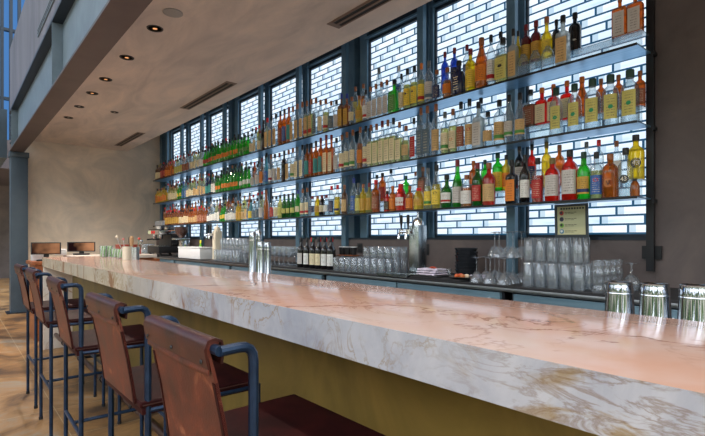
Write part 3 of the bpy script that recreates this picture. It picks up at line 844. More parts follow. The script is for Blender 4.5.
# the far stretch, where bottles overlap one another: colour runs along each shelf
RUNS = {'T': [(262, 250, 'c', 'cr'), (250, 240, 'g', 'gr'), (240, 212, 'g', 'or'), (212, 204, 'g', 'rd'), (204, 200, 'c', 'wh'), (200, 191, 'c', 'cr'), (190, 183, 'c', 'br'), (183, 175, 'c', 'ol'), (175, 166, 'o', 'or'), (166, 161.5, 'm', 'rd'), (161.5, 155, 'w', 'cr')],
        'M': [(260, 251, 'c', 'gy'), (251, 240, 'g', 'wh'), (240, 217, 'g', 'or'), (217, 212, 'c', 'wh'), (212, 206, 'n', 'tl'), (206, 194, 'c', 'tn'), (194, 187, 'c', 'cr'), (187, 183, 't', 'bl'), (183, 178, 'g', 'yl'), (178, 169, 'p', 'cr'), (167, 155, 'y', 'or')],
        'B': [(259, 253, 'c', 'sl'), (253, 249, 't', 'yl'), (249, 242, 'c', 'tn'), (242, 237, 'y', 'gd'), (237, 226, 'c', 'wh'), (226, 221, 'g', 'yl'), (221, 208, 'c', 'wh'), (208, 198, 'a', 'br'), (198, 189, 'o', 'tn'), (189, 180, 'a', 'cr'), (180, 166, 'a', 'gd')]}
caps_run = {'c': 'kwekml', 'g': 'dk', 'G': 'kd', 'o': 'kwr', 'm': 'k', 'w': 'kt', 'n': 'kb', 't': 'bk', 'p': 'wk', 'y': 'kwt', 'a': 'wkr'}
for sh, runs in RUNS.items():
    for a, b, g, lb in runs:
        X = row_x['F']; y0, y1 = y_at(a, X), y_at(b, X)
        cnt = max(1, int(round((y1 - y0) / .098)))
        for k in range(cnt):
            Y = y0 + (y1 - y0) * (k + .5) / cnt
            if Y > YS1 - .06: continue
            items.append(dict(sh=sh, row='F', Y=Y, X=X, Z=ZS[sh] + .0005, R=.0375 + random.uniform(-.003, .003), H=(.30 if sh == 'T' else .285 if sh == 'M' else .27) * random.uniform(.9, 1.08),
                              shp=random.choice('SSTWQ') if g not in 'Ga' else ('W' if g == 'G' else 'S'), g=g, lq='p' if (g == 'c' and random.random() < .3) else None, lb=lb,
                              cp=random.choice(caps_run[g]), ex=None, lite=True))
# keep neighbours in a row apart
for sh in 'TMB':
    for row in 'FB':
        L_ = sorted([i for i in items if i['sh'] == sh and i['row'] == row], key=lambda i: i['Y'])
        for _ in range(120):
            for p, q in zip(L_, L_[1:]):
                ov = p['R'] + q['R'] + .0015 - (q['Y'] - p['Y'])
                if ov > 0:
                    p['Y'] -= ov * .3; q['Y'] += ov * .3
                    p['R'] -= ov * .2; q['R'] -= ov * .2
        for p, q in zip(L_, L_[1:]):
            ov = p['R'] + q['R'] + .001 - (q['Y'] - p['Y'])
            if ov > 0: k_ = (p['R'] if p['R'] > q['R'] else q['R']); (p if p['R'] > q['R'] else q)['R'] = k_ - ov
        if L_ and L_[0]['Y'] - L_[0]['R'] < YS0 + .004:
            L_[0]['Y'] = YS0 + .004 + L_[0]['R']
# bays between the shelf posts, counted from the concrete pier, name the place of each bottle
BAY = ['nearest', 'second', 'third', 'fourth', 'fifth', 'sixth', 'seventh', 'eighth', 'ninth', 'farthest']
cnts = {}
M_text = plain('label lettering', srgb(236, 226, 200), .5)
M_textd = plain('dark lettering', srgb(40, 34, 32), .5)
def letters(s, size, parent, loc, mat, rot):
    cu = bpy.data.curves.new('lettering', 'FONT'); cu.body = s; cu.size = size; cu.align_x = 'CENTER'; cu.align_y = 'CENTER'; cu.extrude = .0002
    t_ = bpy.data.objects.new('lettering', cu); COL.objects.link(t_); bpy.context.view_layer.update()
    me = bpy.data.meshes.new_from_object(t_.evaluated_get(bpy.context.evaluated_depsgraph_get())); bpy.data.objects.remove(t_); bpy.data.curves.remove(cu)
    me.materials.clear(); me.materials.append(mat)
    o = bpy.data.objects.new('lettering', me); COL.objects.link(o); o.parent = parent; o.location = loc; o.rotation_euler = rot
    return o
for it in sorted(items, key=lambda i: (i['sh'], i['row'], i['Y'])):
    bay = sum(it['Y'] > p[0] for p in posts)
    key = (it['sh'], it['row'], bay); k = cnts[key] = cnts.get(key, 0) + 1
    ex = it['ex']; bad = None; acc = None
    if ex in BADGE: bad = BADGE[ex]
    elif ex in LB: acc = ex
    big = bool(it['cp'] and it['cp'].endswith('+')); cp = it['cp'].rstrip('+') if it['cp'] else None
    sq = it['shp'] in 'QF'
    o = make_bottle('liquor_bottle', it['X'], it['Y'], it['Z'], it['R'], it['H'], it['shp'], it['g'], it['lq'], it['lb'], cp, bad, acc,
                    yaw=0 if sq else random.uniform(-.15, .15), big=big, lite=it['lite'])
    R, H = it['R'], it['H']; prof = SHAPES[it['shp']]
    if ex == '43':
        m = MB(); disc(m, prof[0], 2, 1, R, H, .36, R * .62, PI + .25, .0012, seg=24); m.build('badge', plain('badge black', (.02, .018, .016), .4), o)
        m = MB()
        t = PI + .25; q = R + .003
        letters('43', R * .85, o, (q * math.cos(t), q * math.sin(t), .36 * H), M_text, (PI / 2, 0, t + PI / 2))
    if ex == 'V':
        m = MB(); disc(m, prof[0], 2, 1, R, H, .34, R * .6, PI + .25, .0012, seg=24); m.build('badge', plain('badge tan', srgb(176, 110, 50), .5), o)
        t = PI + .25; q = R + .003
        letters('V', R * .95, o, (q * math.cos(t), q * math.sin(t), .33 * H), M_textd, (PI / 2, 0, t + PI / 2))
    if ex == 'n':
        m = MB()
        for z, w in ((.50, .45), (.44, .3), (.37, .5), (.31, .5), (.22, .35), (.16, .5)): m.box(-R * .9 - .0012, -R * .9 - .0004, -R * w, R * w, z * H - .003, z * H + .002)
        m.build('lettering', M_text, o, smooth=False)
    gw = GL[it['g']][3]
    d = gw + (' square' if it['shp'] == 'Q' else ' flask' if it['shp'] == 'F' else ' squat' if it['shp'] in 'DR' else '') + ' bottle'
    if ex == '43': d += ' with black 43 badge'
    elif ex == 'ag': d += ' with green agave badge'
    elif it['lb']: d += ' with ' + LB[it['lb']][1] + ' label'
    elif cp: d += ' with ' + CP[cp][1] + ' stopper'
    pos = ('%s from right' % ORD[k - 1])
    bn = BAY[bay]
    tag(o, '%s, %s, %s row, %s bay, %s shelf' % (d, pos, 'front' if it['row'] == 'F' else 'back', bn, SHELFNAME[it['sh']]), 'bottle', 'bottles on the %s shelf' % SHELFNAME[it['sh']])
# the far back rows, hidden but for necks and shoulders behind the front row
slots = ['c', 'G', 'a', 'p', 'o']; mats_far = [gmat(k) for k in slots] + [cmat('k'), cmat('w'), cmat('r')]
m = MB()
for sh in 'TMB':
    y = 5.55
    while y < YS1 - .1:
        px = VPX + F_PX / CT * 3.196 / dist(3.196, y)
        m.mi = 1 if (sh != 'B' and 212 < px < 248) else (random.choice((2, 4, 0)) if px < 200 and sh == 'B' else random.choice((0, 0, 0, 3, 2)))
        H = .28 * random.uniform(.88, 1.05); R = .034
        prof, n, dp, lz = SHAPES[random.choice('ST')]
        rs = body_rings(prof, n, dp, R, H, 8)
        z0 = ZS[sh] + RIS + .001
        m.rings([[(3.196 + a, y + b, z0 + c) for a, b, c in r] for r in rs])
        m.mi = random.choice((5, 5, 6, 7)); m.lathe([(.014, .86 * H), (.014, H)], 3.196, y, z0, 8)
        y += random.uniform(.085, .17)
o = m.build('rear_rank_of_bottles', None, mats=mats_far)
tag(o, 'rear rank of mixed bottles behind the front row in the far bays', 'bottles', None, 'stuff')
tb = empty('clear_bin', (3.085, 9.38, ZS['B'] + .0005), 'small clear white bin on the bottom shelf beside the plaster wall', 'bin')
m = MB(); m.box(-.045, .045, -.2, .2, 0, .004); m.box(-.045, -.042, -.2, .2, .004, .09); m.box(.042, .045, -.2, .2, .004, .09); m.box(-.042, .042, -.2, -.197, .004, .09); m.box(-.042, .042, .197, .2, .004, .09)
m.build('tub', glassy('frosted plastic', (.8, .84, .86), .1, (.9, .92, .94), .6), tb, smooth=False)

# ------------------------------------------------------------------ back counter with coolers
ZK = .995
kt = empty('back_counter_top', (2.6, 4, ZK), 'long black back counter top with a steel edge', 'countertop')
B(.022, .698, -5.2, 5.3, -.03, 0).build('slab', M_rubber, kt, smooth=False)
B(.004, .0215, -5.2, 5.3, -.034, -.012, .002).build('steel_edge', M_steelwall, kt)
units = [(-1.15, 1.59), (1.64, 3.46), (3.49, 5.36), (5.39, 7.24), (7.27, 9.28)]
for i, (a, b) in enumerate(units):
    c = empty('back_bar_cooler', (2.62, (a + b) / 2, 0), ('steel back bar cooler nearest the concrete pier', 'second steel back bar cooler, under the steel beer tower', 'third steel back bar cooler, under the wine bottles', 'fourth steel back bar cooler, under the cream beer tower', 'farthest steel back bar cooler, under the espresso machine')[i], 'cooler', 'coolers under the back counter')
    h = (b - a) / 2
    B(0, .67, -h, h, .09, ZK - .037).build('body', M_black, c, smooth=False)
    B(.04, .65, -h + .02, h - .02, 0, .089).build('plinth', M_blackp, c, smooth=False)
    nd = 3 if h > 1.1 else 2
    for k in range(nd):
        y0 = -h + .015 + k * (2 * h - .03) / nd; y1 = y0 + (2 * h - .03) / nd - .012
        d = B(-.03, -.001, y0, y1, .12, ZK - .041, .004).build('door', M_door, c)
        hd = MB(); hd.box(-.05, -.031, y0 + .05, y0 + .075, ZK - .12, ZK - .075, .003); hd.tube([(-.04, y0 + .062, ZK - .12), (-.045, y0 + .062, ZK - .20)], .007, 8)
        hd.build('handle', M_chrome, d)
        B(-.034, -.031, y0 + .02, y1 - .02, ZK - .150, ZK - .144).build('door_seal', M_blackp, d, smooth=False)

# ------------------------------------------------------------------ glassware
M_ware = glassy('drinking glass', (.96, .98, 1.0), .2, (.9, .96, 1), .10, .03)
def w_tumbler(R, H, flip=True, taper=.9):
    p = [(.0005, H - .012), (R * taper - .005, H - .012), (R - .0025, .001), (R - .0005, 0), (R, .002), (R * taper, H - .003), (R * taper - .003, H), (.0005, H)]
    if not flip: p = [(r, H - z) for r, z in p]
    return p
W = {'highball': w_tumbler(.034, .150), 'rocks': w_tumbler(.041, .098), 'collins': w_tumbler(.036, .125), 'shot': w_tumbler(.024, .055),
     'tulip': [(.0005, .02), (.022, .016), (.033, .001), (.035, 0), (.036, .002), (.030, .03), (.022, .045), (.030, .062), (.033, .085), (.001, .088)],
     'coupe': [(.001, .066), (.02, .058), (.040, .022), (.047, 0), (.049, .001), (.042, .026), (.022, .063), (.005, .075), (.0035, .10), (.004, .158), (.010, .164), (.036, .168), (.036, .170), (.001, .170)],
     'wine': [(.034, 0), (.034, .002), (.01, .007), (.004, .012), (.0035, .08), (.006, .09), (.024, .105), (.038, .135), (.039, .155), (.032, .205), (.031, .205), (.037, .155), (.036, .136), (.022, .108), (.001, .095)],
     'snifter': [(.001, .085), (.02, .082), (.040, .055), (.044, .038), (.032, 0), (.0335, 0), (.046, .038), (.042, .058), (.022, .086), (.006, .096), (.004, .13), (.009, .15), (.036, .155), (.036, .157), (.001, .157)]}
GNAME = {'highball': 'highball_glass', 'rocks': 'rocks_glass', 'collins': 'tumbler', 'shot': 'shot_glass', 'tulip': 'tulip_glass', 'coupe': 'coupe_glass', 'wine': 'wine_glass', 'snifter': 'brandy_snifter'}
PROTO = {}
def glass(kind, x, y, z, label, group):
    if kind not in PROTO:
        m = MB(); m.lathe(W[kind], n=20, cap0=False, cap1=False); o = m.build(GNAME[kind], M_ware, ang=1.0); PROTO[kind] = o
    else:
        o = PROTO[kind].copy(); COL.objects.link(o)
    o.location = (x, y, z); o.rotation_euler = (0, 0, random.uniform(0, 6))
    return tag(o, label, 'glass', group)
def grid(kind, xs, y0, y1, step, z, label, group, jit=.004):
    jit = max(jit, .002)
    for x in xs:
        n = int((y1 - y0) / step + .5)
        for k in range(n + 1):
            glass(kind, x + random.uniform(-jit, jit), y0 + k * step + random.uniform(-jit, jit), z, label, group)
Zg = ZK + .0005
g1 = 'highballs in the two tier block'
grid('highball', (2.70, 2.785), 1.215, 1.56, .078, Zg, 'upside-down highball glass in the front ranks of the tall block by the menu board', g1, .002)
grid('highball', (2.87, 2.955), 1.225, 1.64, .078, Zg, 'upside-down highball glass in the rear ranks carrying a second tier', g1 + ' rear ranks', .001)
grid('highball', (2.87, 2.955), 1.303, 1.64, .078, Zg + .1505, 'upside-down highball glass standing on top of the others below the menu board', g1 + ' upper tier', .001)
for k, x in enumerate((2.70, 2.785, 2.87, 2.955)):
    o = ('frontmost', 'second', 'third', 'rearmost')[k]
    glass('tulip', x, 1.115, Zg, o + ' small waisted glass of the lower tier beside the highballs', 'waisted glasses beside the highballs')
    glass('tulip', x, 1.115, Zg + .089, o + ' small waisted glass of the upper tier beside the highballs', 'waisted glasses beside the highballs')
glass('snifter', 2.93, 1.03, Zg, 'single upside-down brandy snifter beside the concrete pier', None)
grid('coupe', (2.71, 2.815, 2.92), 1.70, 1.93, .103, Zg, 'upside-down stemmed glass on the counter beside the highballs', 'stemmed glasses beside the highballs', .002)
for x, y, lb in ((2.815, 1.70, 'upside-down stemmed glass on the upper tier, first beside the highballs'), (2.92, 1.70, 'upside-down stemmed glass on the upper tier, rear one beside the highballs'), (2.815, 1.803, 'upside-down stemmed glass in the middle of the upper tier'), (2.92, 1.803, 'upside-down stemmed glass at the rear of the upper tier'), (2.92, 1.906, 'upside-down stemmed glass of the upper tier standing apart near the black bowls')):
    glass('coupe', x, y, Zg + .1705, lb, 'upper tier of stemmed glasses')
grid('shot', (2.96, 3.02), 2.385, 2.44, .056, Zg, 'small shot glass upside down behind the folded napkins', 'shot glasses behind the napkins', .001)
grid('collins', (2.70, 2.79, 2.88, 2.97), 2.83, 3.42, .084, Zg, 'upside-down tumbler on the counter between the steel beer tower and the wine', 'tumblers between tower and wine', .002)
grid('rocks', (2.89, 2.98), 2.85, 3.18, .09, Zg + .1255, 'upside-down rocks glass stacked on top of the tumblers', 'rocks glasses on the tumblers', .002)
grid('wine', (2.72, 2.83, 2.94), 4.25, 5.22, .097, Zg, 'upright wine glass in the ranks beside the wine bottles', 'wine glasses beside the wine bottles', .002)
grid('highball', (2.70, 2.79, 2.88), 5.38, 6.02, .09, Zg, 'upside-down highball glass, lower tier beside the cream beer tower', 'highballs by the cream tower', .002)
grid('highball', (2.79, 2.88), 5.38, 6.02, .09, Zg + .1505, 'upside-down highball glass, upper tier beside the cream beer tower', 'upper highballs by the cream tower', .001)
grid('rocks', (2.70, 2.80), 8.98, 9.2, .1, Zg, 'upside-down glass at the far end of the counter, lower tier', 'glasses left of the espresso machine', .002)
grid('rocks', (2.70, 2.80), 8.98, 9.2, .1, Zg + .0985, 'upside-down glass at the far end of the counter, upper tier', 'glasses left of the espresso machine, upper', .001)
# dark coffee cups on a wooden tray on the tumblers
grid('collins', (2.97,), 3.50, 3.67, .085, Zg, 'upside-down tumbler carrying the tray of dark cups', 'tumblers under the tray', .001)
tag(B(-.045, .045, -.13, .13, 0, .01, .003).build('wooden_tray', M_wood, loc=(2.97, 3.59, Zg + .1255)), 'small wooden tray with dark cups behind the wine bottles', 'tray')
for k in range(3):
    c = empty('coffee_cup', (2.97, 3.50 + k * .085, Zg + .1365), ('first', 'second', 'third')[k] + ' dark cup with white rim on the wooden tray, from the tumblers side', 'cup', 'dark cups on the tray')
    m = MB(); m.lathe([(.001, .004), (.026, .004), (.034, .072), (.036, .072), (.028, 0), (.001, 0)], n=16, cap0=False, cap1=False); m.build('body', M_blackp, c)
    m = MB(); m.lathe([(.0335, .0722), (.0345, .078), (.0365, .078), (.0367, .0722)], n=16, cap0=False, cap1=False); m.build('rim', M_white, c)

# ------------------------------------------------------------------ wine bottles
wine = [(2.74, 3.56, 'wh', 'k'), (2.74, 3.655, 'wh', 'k'), (2.74, 3.75, 'cr', 'k'), (2.74, 3.845, 'cr', 'd'), (2.74, 3.95, 'wh', 'k'), (2.74, 4.06, 'gy', 'k'), (2.86, 3.70, 'wh', 'r'), (2.86, 3.80, 'wh', 'r'), (2.86, 3.90, 'wh', 'r'), (2.86, 4.03, 'gy', 'r')]
for k, (x, y, lb, cp) in enumerate(wine):
    o = make_bottle('wine_bottle', x, y, Zg, .038, .305, 'W', 'k', None, lb, cp, yaw=random.uniform(-.2, .2))
    q = k if k < 6 else k - 6
    tag(o, '%s wine bottle with %s foil, %s in the %s row from the tumblers' % (LB[lb][1] + '-labelled', CP[cp][1], ORD[q], 'front' if k < 6 else 'rear'), 'wine bottle', 'wine bottles on the back counter')

# ------------------------------------------------------------------ beer towers
def tower(name, x, y, label, col, mat2, n, h):
    e = empty(name, (x, y, ZK), label, 'beer tap')
    B(-.05, .05, -.05, .05, .012, h, .008).build('column', col, e)
    B(-.075, .075, -.075, .075, 0, .0119, .003).build('base_flange', M_chrome, e)
    m = MB(); m.lathe([(.047, h), (.045, h + .022), (.036, h + .042), (.020, h + .056), (.008, h + .062), (.005, h + .10)], n=20); m.build('finial', mat2, e)
    for k in range(n):
        yy = .035 + .075 * k
        f = MB(); f.tube([(-.05 - .0, .02, h - .05), (-.085, yy, h - .05), (-.10, yy, h - .07), (-.105, yy, h - .11)], .011, 10); f.lathe([(.018, h - .07), (.018, h - .035), (.010, h - .03)], -.075, yy, 0, 12)
        fa = f.build('faucet', M_chrome, e)
        t = MB(); t.lathe([(.006, h - .03), (.008, h + .0), (.013, h + .03), (.013, h + .075), (.008, h + .082)], -.075, yy, 0, 12); t.build('tap_handle', M_black, fa)
    return e
tower('beer_tower', 2.83, 2.545, 'square stainless beer tower with two black taps', M_steel, M_chrome, 2, .40)
tower('beer_tower', 2.80, 6.20, 'cream coloured beer tower far down the back counter', M_cream, M_cream, 2, .40)
dt = empty('drip_tray', (2.67, 2.62, ZK), 'flat stainless drip tray in front of the steel beer tower', 'drip tray')
m = MB(); m.box(-.055, .06, -.16, .16, 0, .004); 
for s in (-1, 1): m.box(-.055, .06, s * .16 - .003, s * .16 + .003, .004, .02)
m.box(-.058, -.055, -.163, .163, 0, .02); m.box(.06, .063, -.163, .163, 0, .02); m.build('pan', M_steel, dt, smooth=False)
m = MB()
for k in range(15): m.box(-.053, .058, -.15 + k * .021, -.142 + k * .021, .014, .017)
m.build('grate', M_steel, dt, smooth=False)

# ------------------------------------------------------------------ things on the counter between tower and stemmed glasses
rm = B(-.11, .115, -.225, .235, 0, .012, .003).build('bar_mat', M_rubber, loc=(2.745, 2.215, ZK + .0005)); tag(rm, 'black rubber bar mat along the counter edge by the napkins', 'bar mat')
M_bowl = plain('black glazed ware', (.022, .025, .03), .18)
for k in range(7):
    m = MB(); m.lathe([(.001, .006), (.062, .006), (.082, .045), (.088, .056), (.090, .054), (.085, .043), (.066, 0), (.001, 0)], n=28, cap0=False, cap1=False)
    o = m.build('black_bowl', M_bowl, loc=(3.08 + random.uniform(-.004, .004), 2.265 + random.uniform(-.004, .004), Zg + k * .0275))
    tag(o, '%s black bowl from the bottom of the stack behind the plate' % ORD[k] if k not in (0, 6) else ('bottom' if k == 0 else 'topmost') + ' black bowl of the stack behind the plate', 'bowl', 'stack of black bowls')
zt = ZK + .0131
tr = B(-.095, .095, -.11, .11, 0, .012, .004).build('serving_tray', M_blackp, loc=(2.745, 2.315, zt)); tag(tr, 'small dark tray under the folded lilac napkins', 'tray')
M_nap = noisy('lilac cloth', [(.3, srgb(196, 186, 206)), (.7, srgb(216, 208, 222))], 9, 4, .9)
for k in range(3):
    m = MB(); rows = []
    for j in range(9):
        y = -.09 + .0225 * j; s = .075 - .006 * k
        rows.append([(-s, y, .001 + .004 * math.sin(j * 1.1 + k)**2), (s, y, .001 + .004 * math.cos(j * .8 + k)**2), (s - .004, y, .011 + .003 * math.sin(j)), (-s + .004, y, .012 + .003 * math.sin(j * 1.3 + k))])
    m.rings(rows); o = m.build('folded_napkin', M_nap, loc=(2.745, 2.33, zt + .0125 + k * .0165), rotz=.08 * (k - 1))
    tag(o, ('lowest', 'middle', 'topmost')[k] + ' folded lilac napkin on the dark tray by the beer tower', 'napkin', 'folded napkins on the tray')
pl = empty('plate', (2.745, 2.045, zt), 'dark plate holding garnish in front of the black bowls', 'plate')
m = MB(); m.lathe([(.001, 0), (.055, 0), (.098, .014), (.099, .017), (.055, .005), (.001, .005)], n=28, cap0=False, cap1=False); m.build('dish', plain('stoneware', srgb(96, 88, 84), .35), pl)
for k, (dx, dy, c, nm) in enumerate(((-.03, .03, (210, 96, 40), 'orange'), (.02, .035, (206, 80, 46), 'red'), (.0, -.03, (226, 206, 176), 'pale'), (-.035, -.02, (190, 110, 60), 'brown'))):
    m = MB(); m.lathe([(.001, 0), (.015, .003), (.02, .014), (.014, .026), (.001, .029)], n=12, cap0=False, cap1=False)
    tag(m.build('garnish_fruit', plain('fruit ' + nm, srgb(*c), .45), loc=(2.745 + dx, 2.045 + dy, zt + .0055)), nm + ' piece of fruit on the dark plate', 'fruit', 'fruit on the plate')
m = MB(); m.box(-.05, .05, -.07, .07, 0, .03, .012, 3); o = m.build('folded_towel', M_nap, loc=(2.94, 2.03, Zg)); tag(o, 'lilac folded towel between the black bowls and the stemmed glasses', 'towel')
# orange mesh dome
od = empty('wire_basket', (2.98, 2.52, Zg), 'small orange-red wire dome basket beside the steel beer tower', 'basket')
M_or = plain('orange wire', srgb(226, 84, 40), .45)
m = MB()
for k in range(8):
    a = PI * k / 8
    m.tube([(.055 * math.cos(t) * math.cos(a), .055 * math.cos(t) * math.sin(a), .062 * math.sin(t) + .004) for t in [PI * i / 10 for i in range(11)]], .0028, 5)
for z in (.004, .02, .036, .05):
    r = .055 * math.sqrt(max(0, 1 - ((z - .004) / .062) ** 2)); m.tube([(r * math.cos(2 * PI * i / 20), r * math.sin(2 * PI * i / 20), z) for i in range(21)], .0028, 5)
m.build('wires', M_or, od)
m = MB(); m.lathe([(.050, .002), (.048, .02), (.035, .045), (.012, .058), (.001, .06)], n=18); m.build('lining', plain('orange lining', srgb(206, 70, 34), .7), od)

# ------------------------------------------------------------------ menu board on the sill
mb_ = empty('menu_board', (3.225, 1.505, 1.2985), 'framed menu board with four round drink pictures under the bottom shelf', 'menu board')
mb_.rotation_euler = (0, math.radians(-2), math.radians(-4))
w, h = .118, .226
m = MB(); m.box(-.008, 0, -w, -w + .018, 0, h); m.box(-.008, 0, w - .018, w, 0, h); m.box(-.008, 0, -w + .018, w - .018, 0, .018); m.box(-.008, 0, -w + .018, w - .018, h - .016, h)
m.build('frame', plain('slate frame', srgb(58, 66, 72), .4), mb_, smooth=False)
B(-.004, -.001, -w + .018, w - .018, .018, h - .016).build('page', plain('parchment page', srgb(206, 204, 160), .5), mb_, smooth=False)
M_ink = plain('printed ink', srgb(52, 58, 54), .5)
m = MB()
x = -.0048
for k in range(9): m.box(x, x + .0006, .075 - k * .019 - .013, .075 - k * .019, h - .036, h - .024)
m.build('heading', M_ink, mb_, smooth=False)
for k, c in enumerate(((196, 54, 50), (60, 62, 92), (120, 186, 60), (60, 130, 170))):
    z = h - .060 - k * .042
    m = MB(); m.lathe([(.0155, 0), (.0155, .0007)], n=20); o = m.build('drink_picture', plain('picture %d' % k, srgb(*c), .5), mb_, loc=(-.0042, .068, z)); o.rotation_euler = (0, -PI / 2, 0)
    m = MB(); m.lathe([(.009, 0), (.009, .0004)], n=14); q = m.build('picture_centre', plain('picture centre %d' % k, srgb(58, 52, 60) if k != 3 else srgb(230, 236, 236), .5), o, loc=(.002, .002, .0008))
    m = MB(); yy = .046
    for wd in (.016, .024, .012, .019): m.box(x, x + .0006, yy - wd, yy, z + .002, z + .0055); yy -= wd + .004
    yy = .046
    for wd in (.020, .013, .024): m.box(x, x + .0006, yy - wd, yy, z - .006, z - .0035); yy -= wd + .004
    m.build('printed_line', M_ink, mb_, smooth=False)

# outlets on the low wall
for y, lb in ((2.87, 'black wall socket plate beside the steel beer tower'), (3.78, 'black wall socket plate behind the dark cups')):
    e = empty('wall_socket', (3.299, y, 1.19), lb, 'socket')
    B(-.008, 0, -.04, .04, -.05, .05, .003).build('plate', M_blackp, e)
    for z in (-.022, .022): B(-.0095, -.0081, -.016, .016, z - .013, z + .013).build('outlet', M_black, e, smooth=False)

# ------------------------------------------------------------------ shaker tins behind the bar
M_tin = M_steel_mir
def tin(x, y, z, rb, rt, h, label, group):
    e = empty('shaker_tin', (x, y, z), label, 'shaker', group)
    m = MB(); m.lathe([(rb, 0), (rb + .0012, .002), (rb + .0012, .006), (rb, .008), (rt + (rb - rt) * .14, h * .86), (rt, h - .012), (rt - .001, h - .010), (rt - .0005, h - .002), (rt - .004, h), (rt - .008, h - .003), (.001, h - .003)], n=32, cap0=False, cap1=False)
    m.build('body', M_tin, e, ang=.9)
    m = MB(); m.lathe([(rt + (rb - rt) * .17 + .0004, h * .83), (rt + (rb - rt) * .165 + .001, h * .835), (rt + (rb - rt) * .155 + .0004, h * .845)], n=32, cap0=False, cap1=False); m.build('seam_ring', M_chrome, e)
    return e
zr = .9425
tin(1.60, y_at(619.5, 1.60), zr, .0472, .037, .213, 'upside-down polished shaker tin, farthest of the three large ones near the pier', 'large shaker tins')
tin(1.60, y_at(655, 1.60), zr, .0472, .037, .215, 'upside-down polished shaker tin, middle of the three large ones', 'large shaker tins')
tin(1.60, y_at(695, 1.60), zr, .0472, .037, .218, 'upside-down polished shaker tin, nearest of the three large ones', 'large shaker tins')
for px, x, h, lb in ((252.6, 1.70, .40, 'tall stack-like steel tin, first of the cluster behind the bar'), (258.3, 1.78, .415, 'tallest steel tin at the rear of the cluster behind the bar'), (260.6, 1.60, .33, 'shorter steel tin in front of the cluster behind the bar'), (267.2, 1.68, .325, 'steel tin nearest the wine bottles in the cluster behind the bar')):
    tin(x, y_at(px, x), zr, .031, .025, h, lb, 'cluster of steel tins')

# ------------------------------------------------------------------ espresso corner
es = empty('espresso_machine', (2.85, 8.45, ZK), 'black and chrome espresso machine with red gauges at the end of the counter', 'espresso machine')
B(-.20, .22, -.30, .30, .05, .16, .01).build('base', M_black, es)
B(.0, .22, -.30, .30, .16, .36, .01).build('back_body', M_black, es)
B(-.20, .22, -.31, .31, .361, .44, .015).build('head', M_chrome, es)
m = MB()
for z in (.47, .49): m.tube([(-.19, -.29, z), (-.19, .29, z), (.2, .29, z), (.2, -.29, z), (-.19, -.29, z)], .006, 6)
m.build('cup_rail', M_chrome, es)
B(-.18, .20, -.28, .28, .441, .452).build('cup_shelf', M_black, es, smooth=False)
for y in (-.16, .16):
    m = MB(); m.lathe([(.03, .29), (.035, .30), (.035, .36)], -.12, y, 0, 16); gr_ = m.build('group_head', M_chrome, es)
    m = MB(); m.tube([(-.13, y, .29), (-.25, y, .275)], .012, 8); m.build('portafilter', M_black, gr_)
for y in (-.06, .06):
    m = MB(); m.lathe([(.028, 0), (.028, .006)], n=18); o = m.build('gauge', plain('red gauge', srgb(220, 30, 34), .4), es, loc=(-.201, y, .40)); o.rotation_euler = (0, -PI / 2, 0)
B(-.203, -.2005, .12, .26, .375, .43).build('display_panel', plain('pale panel', srgb(196, 206, 170), .4), es, smooth=False)
B(-.2, -.02, -.27, .27, .162, .172).build('drip_grate', M_steel, es, smooth=False)
for x in (-.16, .18):
    for y in (-.26, .26):
        m = MB(); m.lathe([(.02, 0), (.02, .05)], x, y, 0, 10); m.build('foot', M_rubber, es)
for k, (dx, dy, c) in enumerate(((-.08, .10, M_white), (-.08, 0, M_white), (.05, .08, M_cream), (.05, -.06, M_blackp), (-.08, -.14, M_blackp))):
    m = MB(); m.lathe([(.001, .004), (.02, .004), (.03, .055), (.032, .055), (.023, 0), (.001, 0)], n=14, cap0=False, cap1=False)
    lbs = ('white cup on top of the espresso machine, nearer the plaster wall', 'white cup on top of the espresso machine, in the middle', 'cream cup at the rear on the espresso machine', 'black cup at the rear on the espresso machine', 'black cup at the front on the espresso machine')
    tag(m.build('espresso_cup', c, loc=(2.85 + dx, 8.45 + dy, ZK + .4525)), lbs[k], 'cup', 'cups on the espresso machine')
cg = empty('coffee_grinder', (2.88, 7.74, ZK), 'coffee grinder with a dark brown hopper beside the espresso machine', 'coffee grinder')
B(-.12, .12, -.10, .10, 0, .04, .008).build('base', M_black, cg)
B(-.02, .11, -.07, .07, .0405, .27, .012).build('body', M_chrome, cg)
B(-.13, .11, -.085, .085, .27, .305, .006).build('collar', M_steel, cg)
m = MB(); m.lathe([(.04, .306), (.055, .33), (.10, .40), (.105, .47), (.105, .475)], .0, 0, 0, 24); m.build('hopper', plain('smoked hopper', srgb(74, 52, 48), .25), cg)
m = MB(); m.lathe([(.107, .4755), (.107, .485), (.02, .49)], .0, 0, 0, 24); m.build('lid', M_blackp, cg)
m = MB(); m.tube([(-.05, 0, .22), (-.15, 0, .20)], .012, 8); m.build('fork', M_black, cg)
kb = empty('knock_box', (2.76, 7.50, ZK), 'white covered bin beside the coffee grinder', 'bin')
kb.location = (2.80, 6.93, ZK); kb['label'] = 'long white bin between the coffee grinder and the cream tower'; kb.name = 'storage_bin'
B(-.12, .12, -.42, .42, 0, .15, .012).build('tub', M_white, kb)
B(-.125, .125, -.425, .425, .1505, .17, .006).build('lid', M_white, kb)
sb_ = empty('spray_bottle', (3.02, 7.3, ZK), 'green and yellow bottle behind the white bin', 'bottle')
m = MB(); m.lathe([(.03, 0), (.034, .01), (.034, .15), (.014, .20), (.012, .22)], n=16); m.build('body', plain('bright green plastic', srgb(110, 200, 50), .4), sb_)
m = MB(); m.lathe([(.016, .2205), (.016, .26), (.01, .27)], n=12); m.build('cap', plain('yellow cap', srgb(230, 220, 60), .4), sb_)

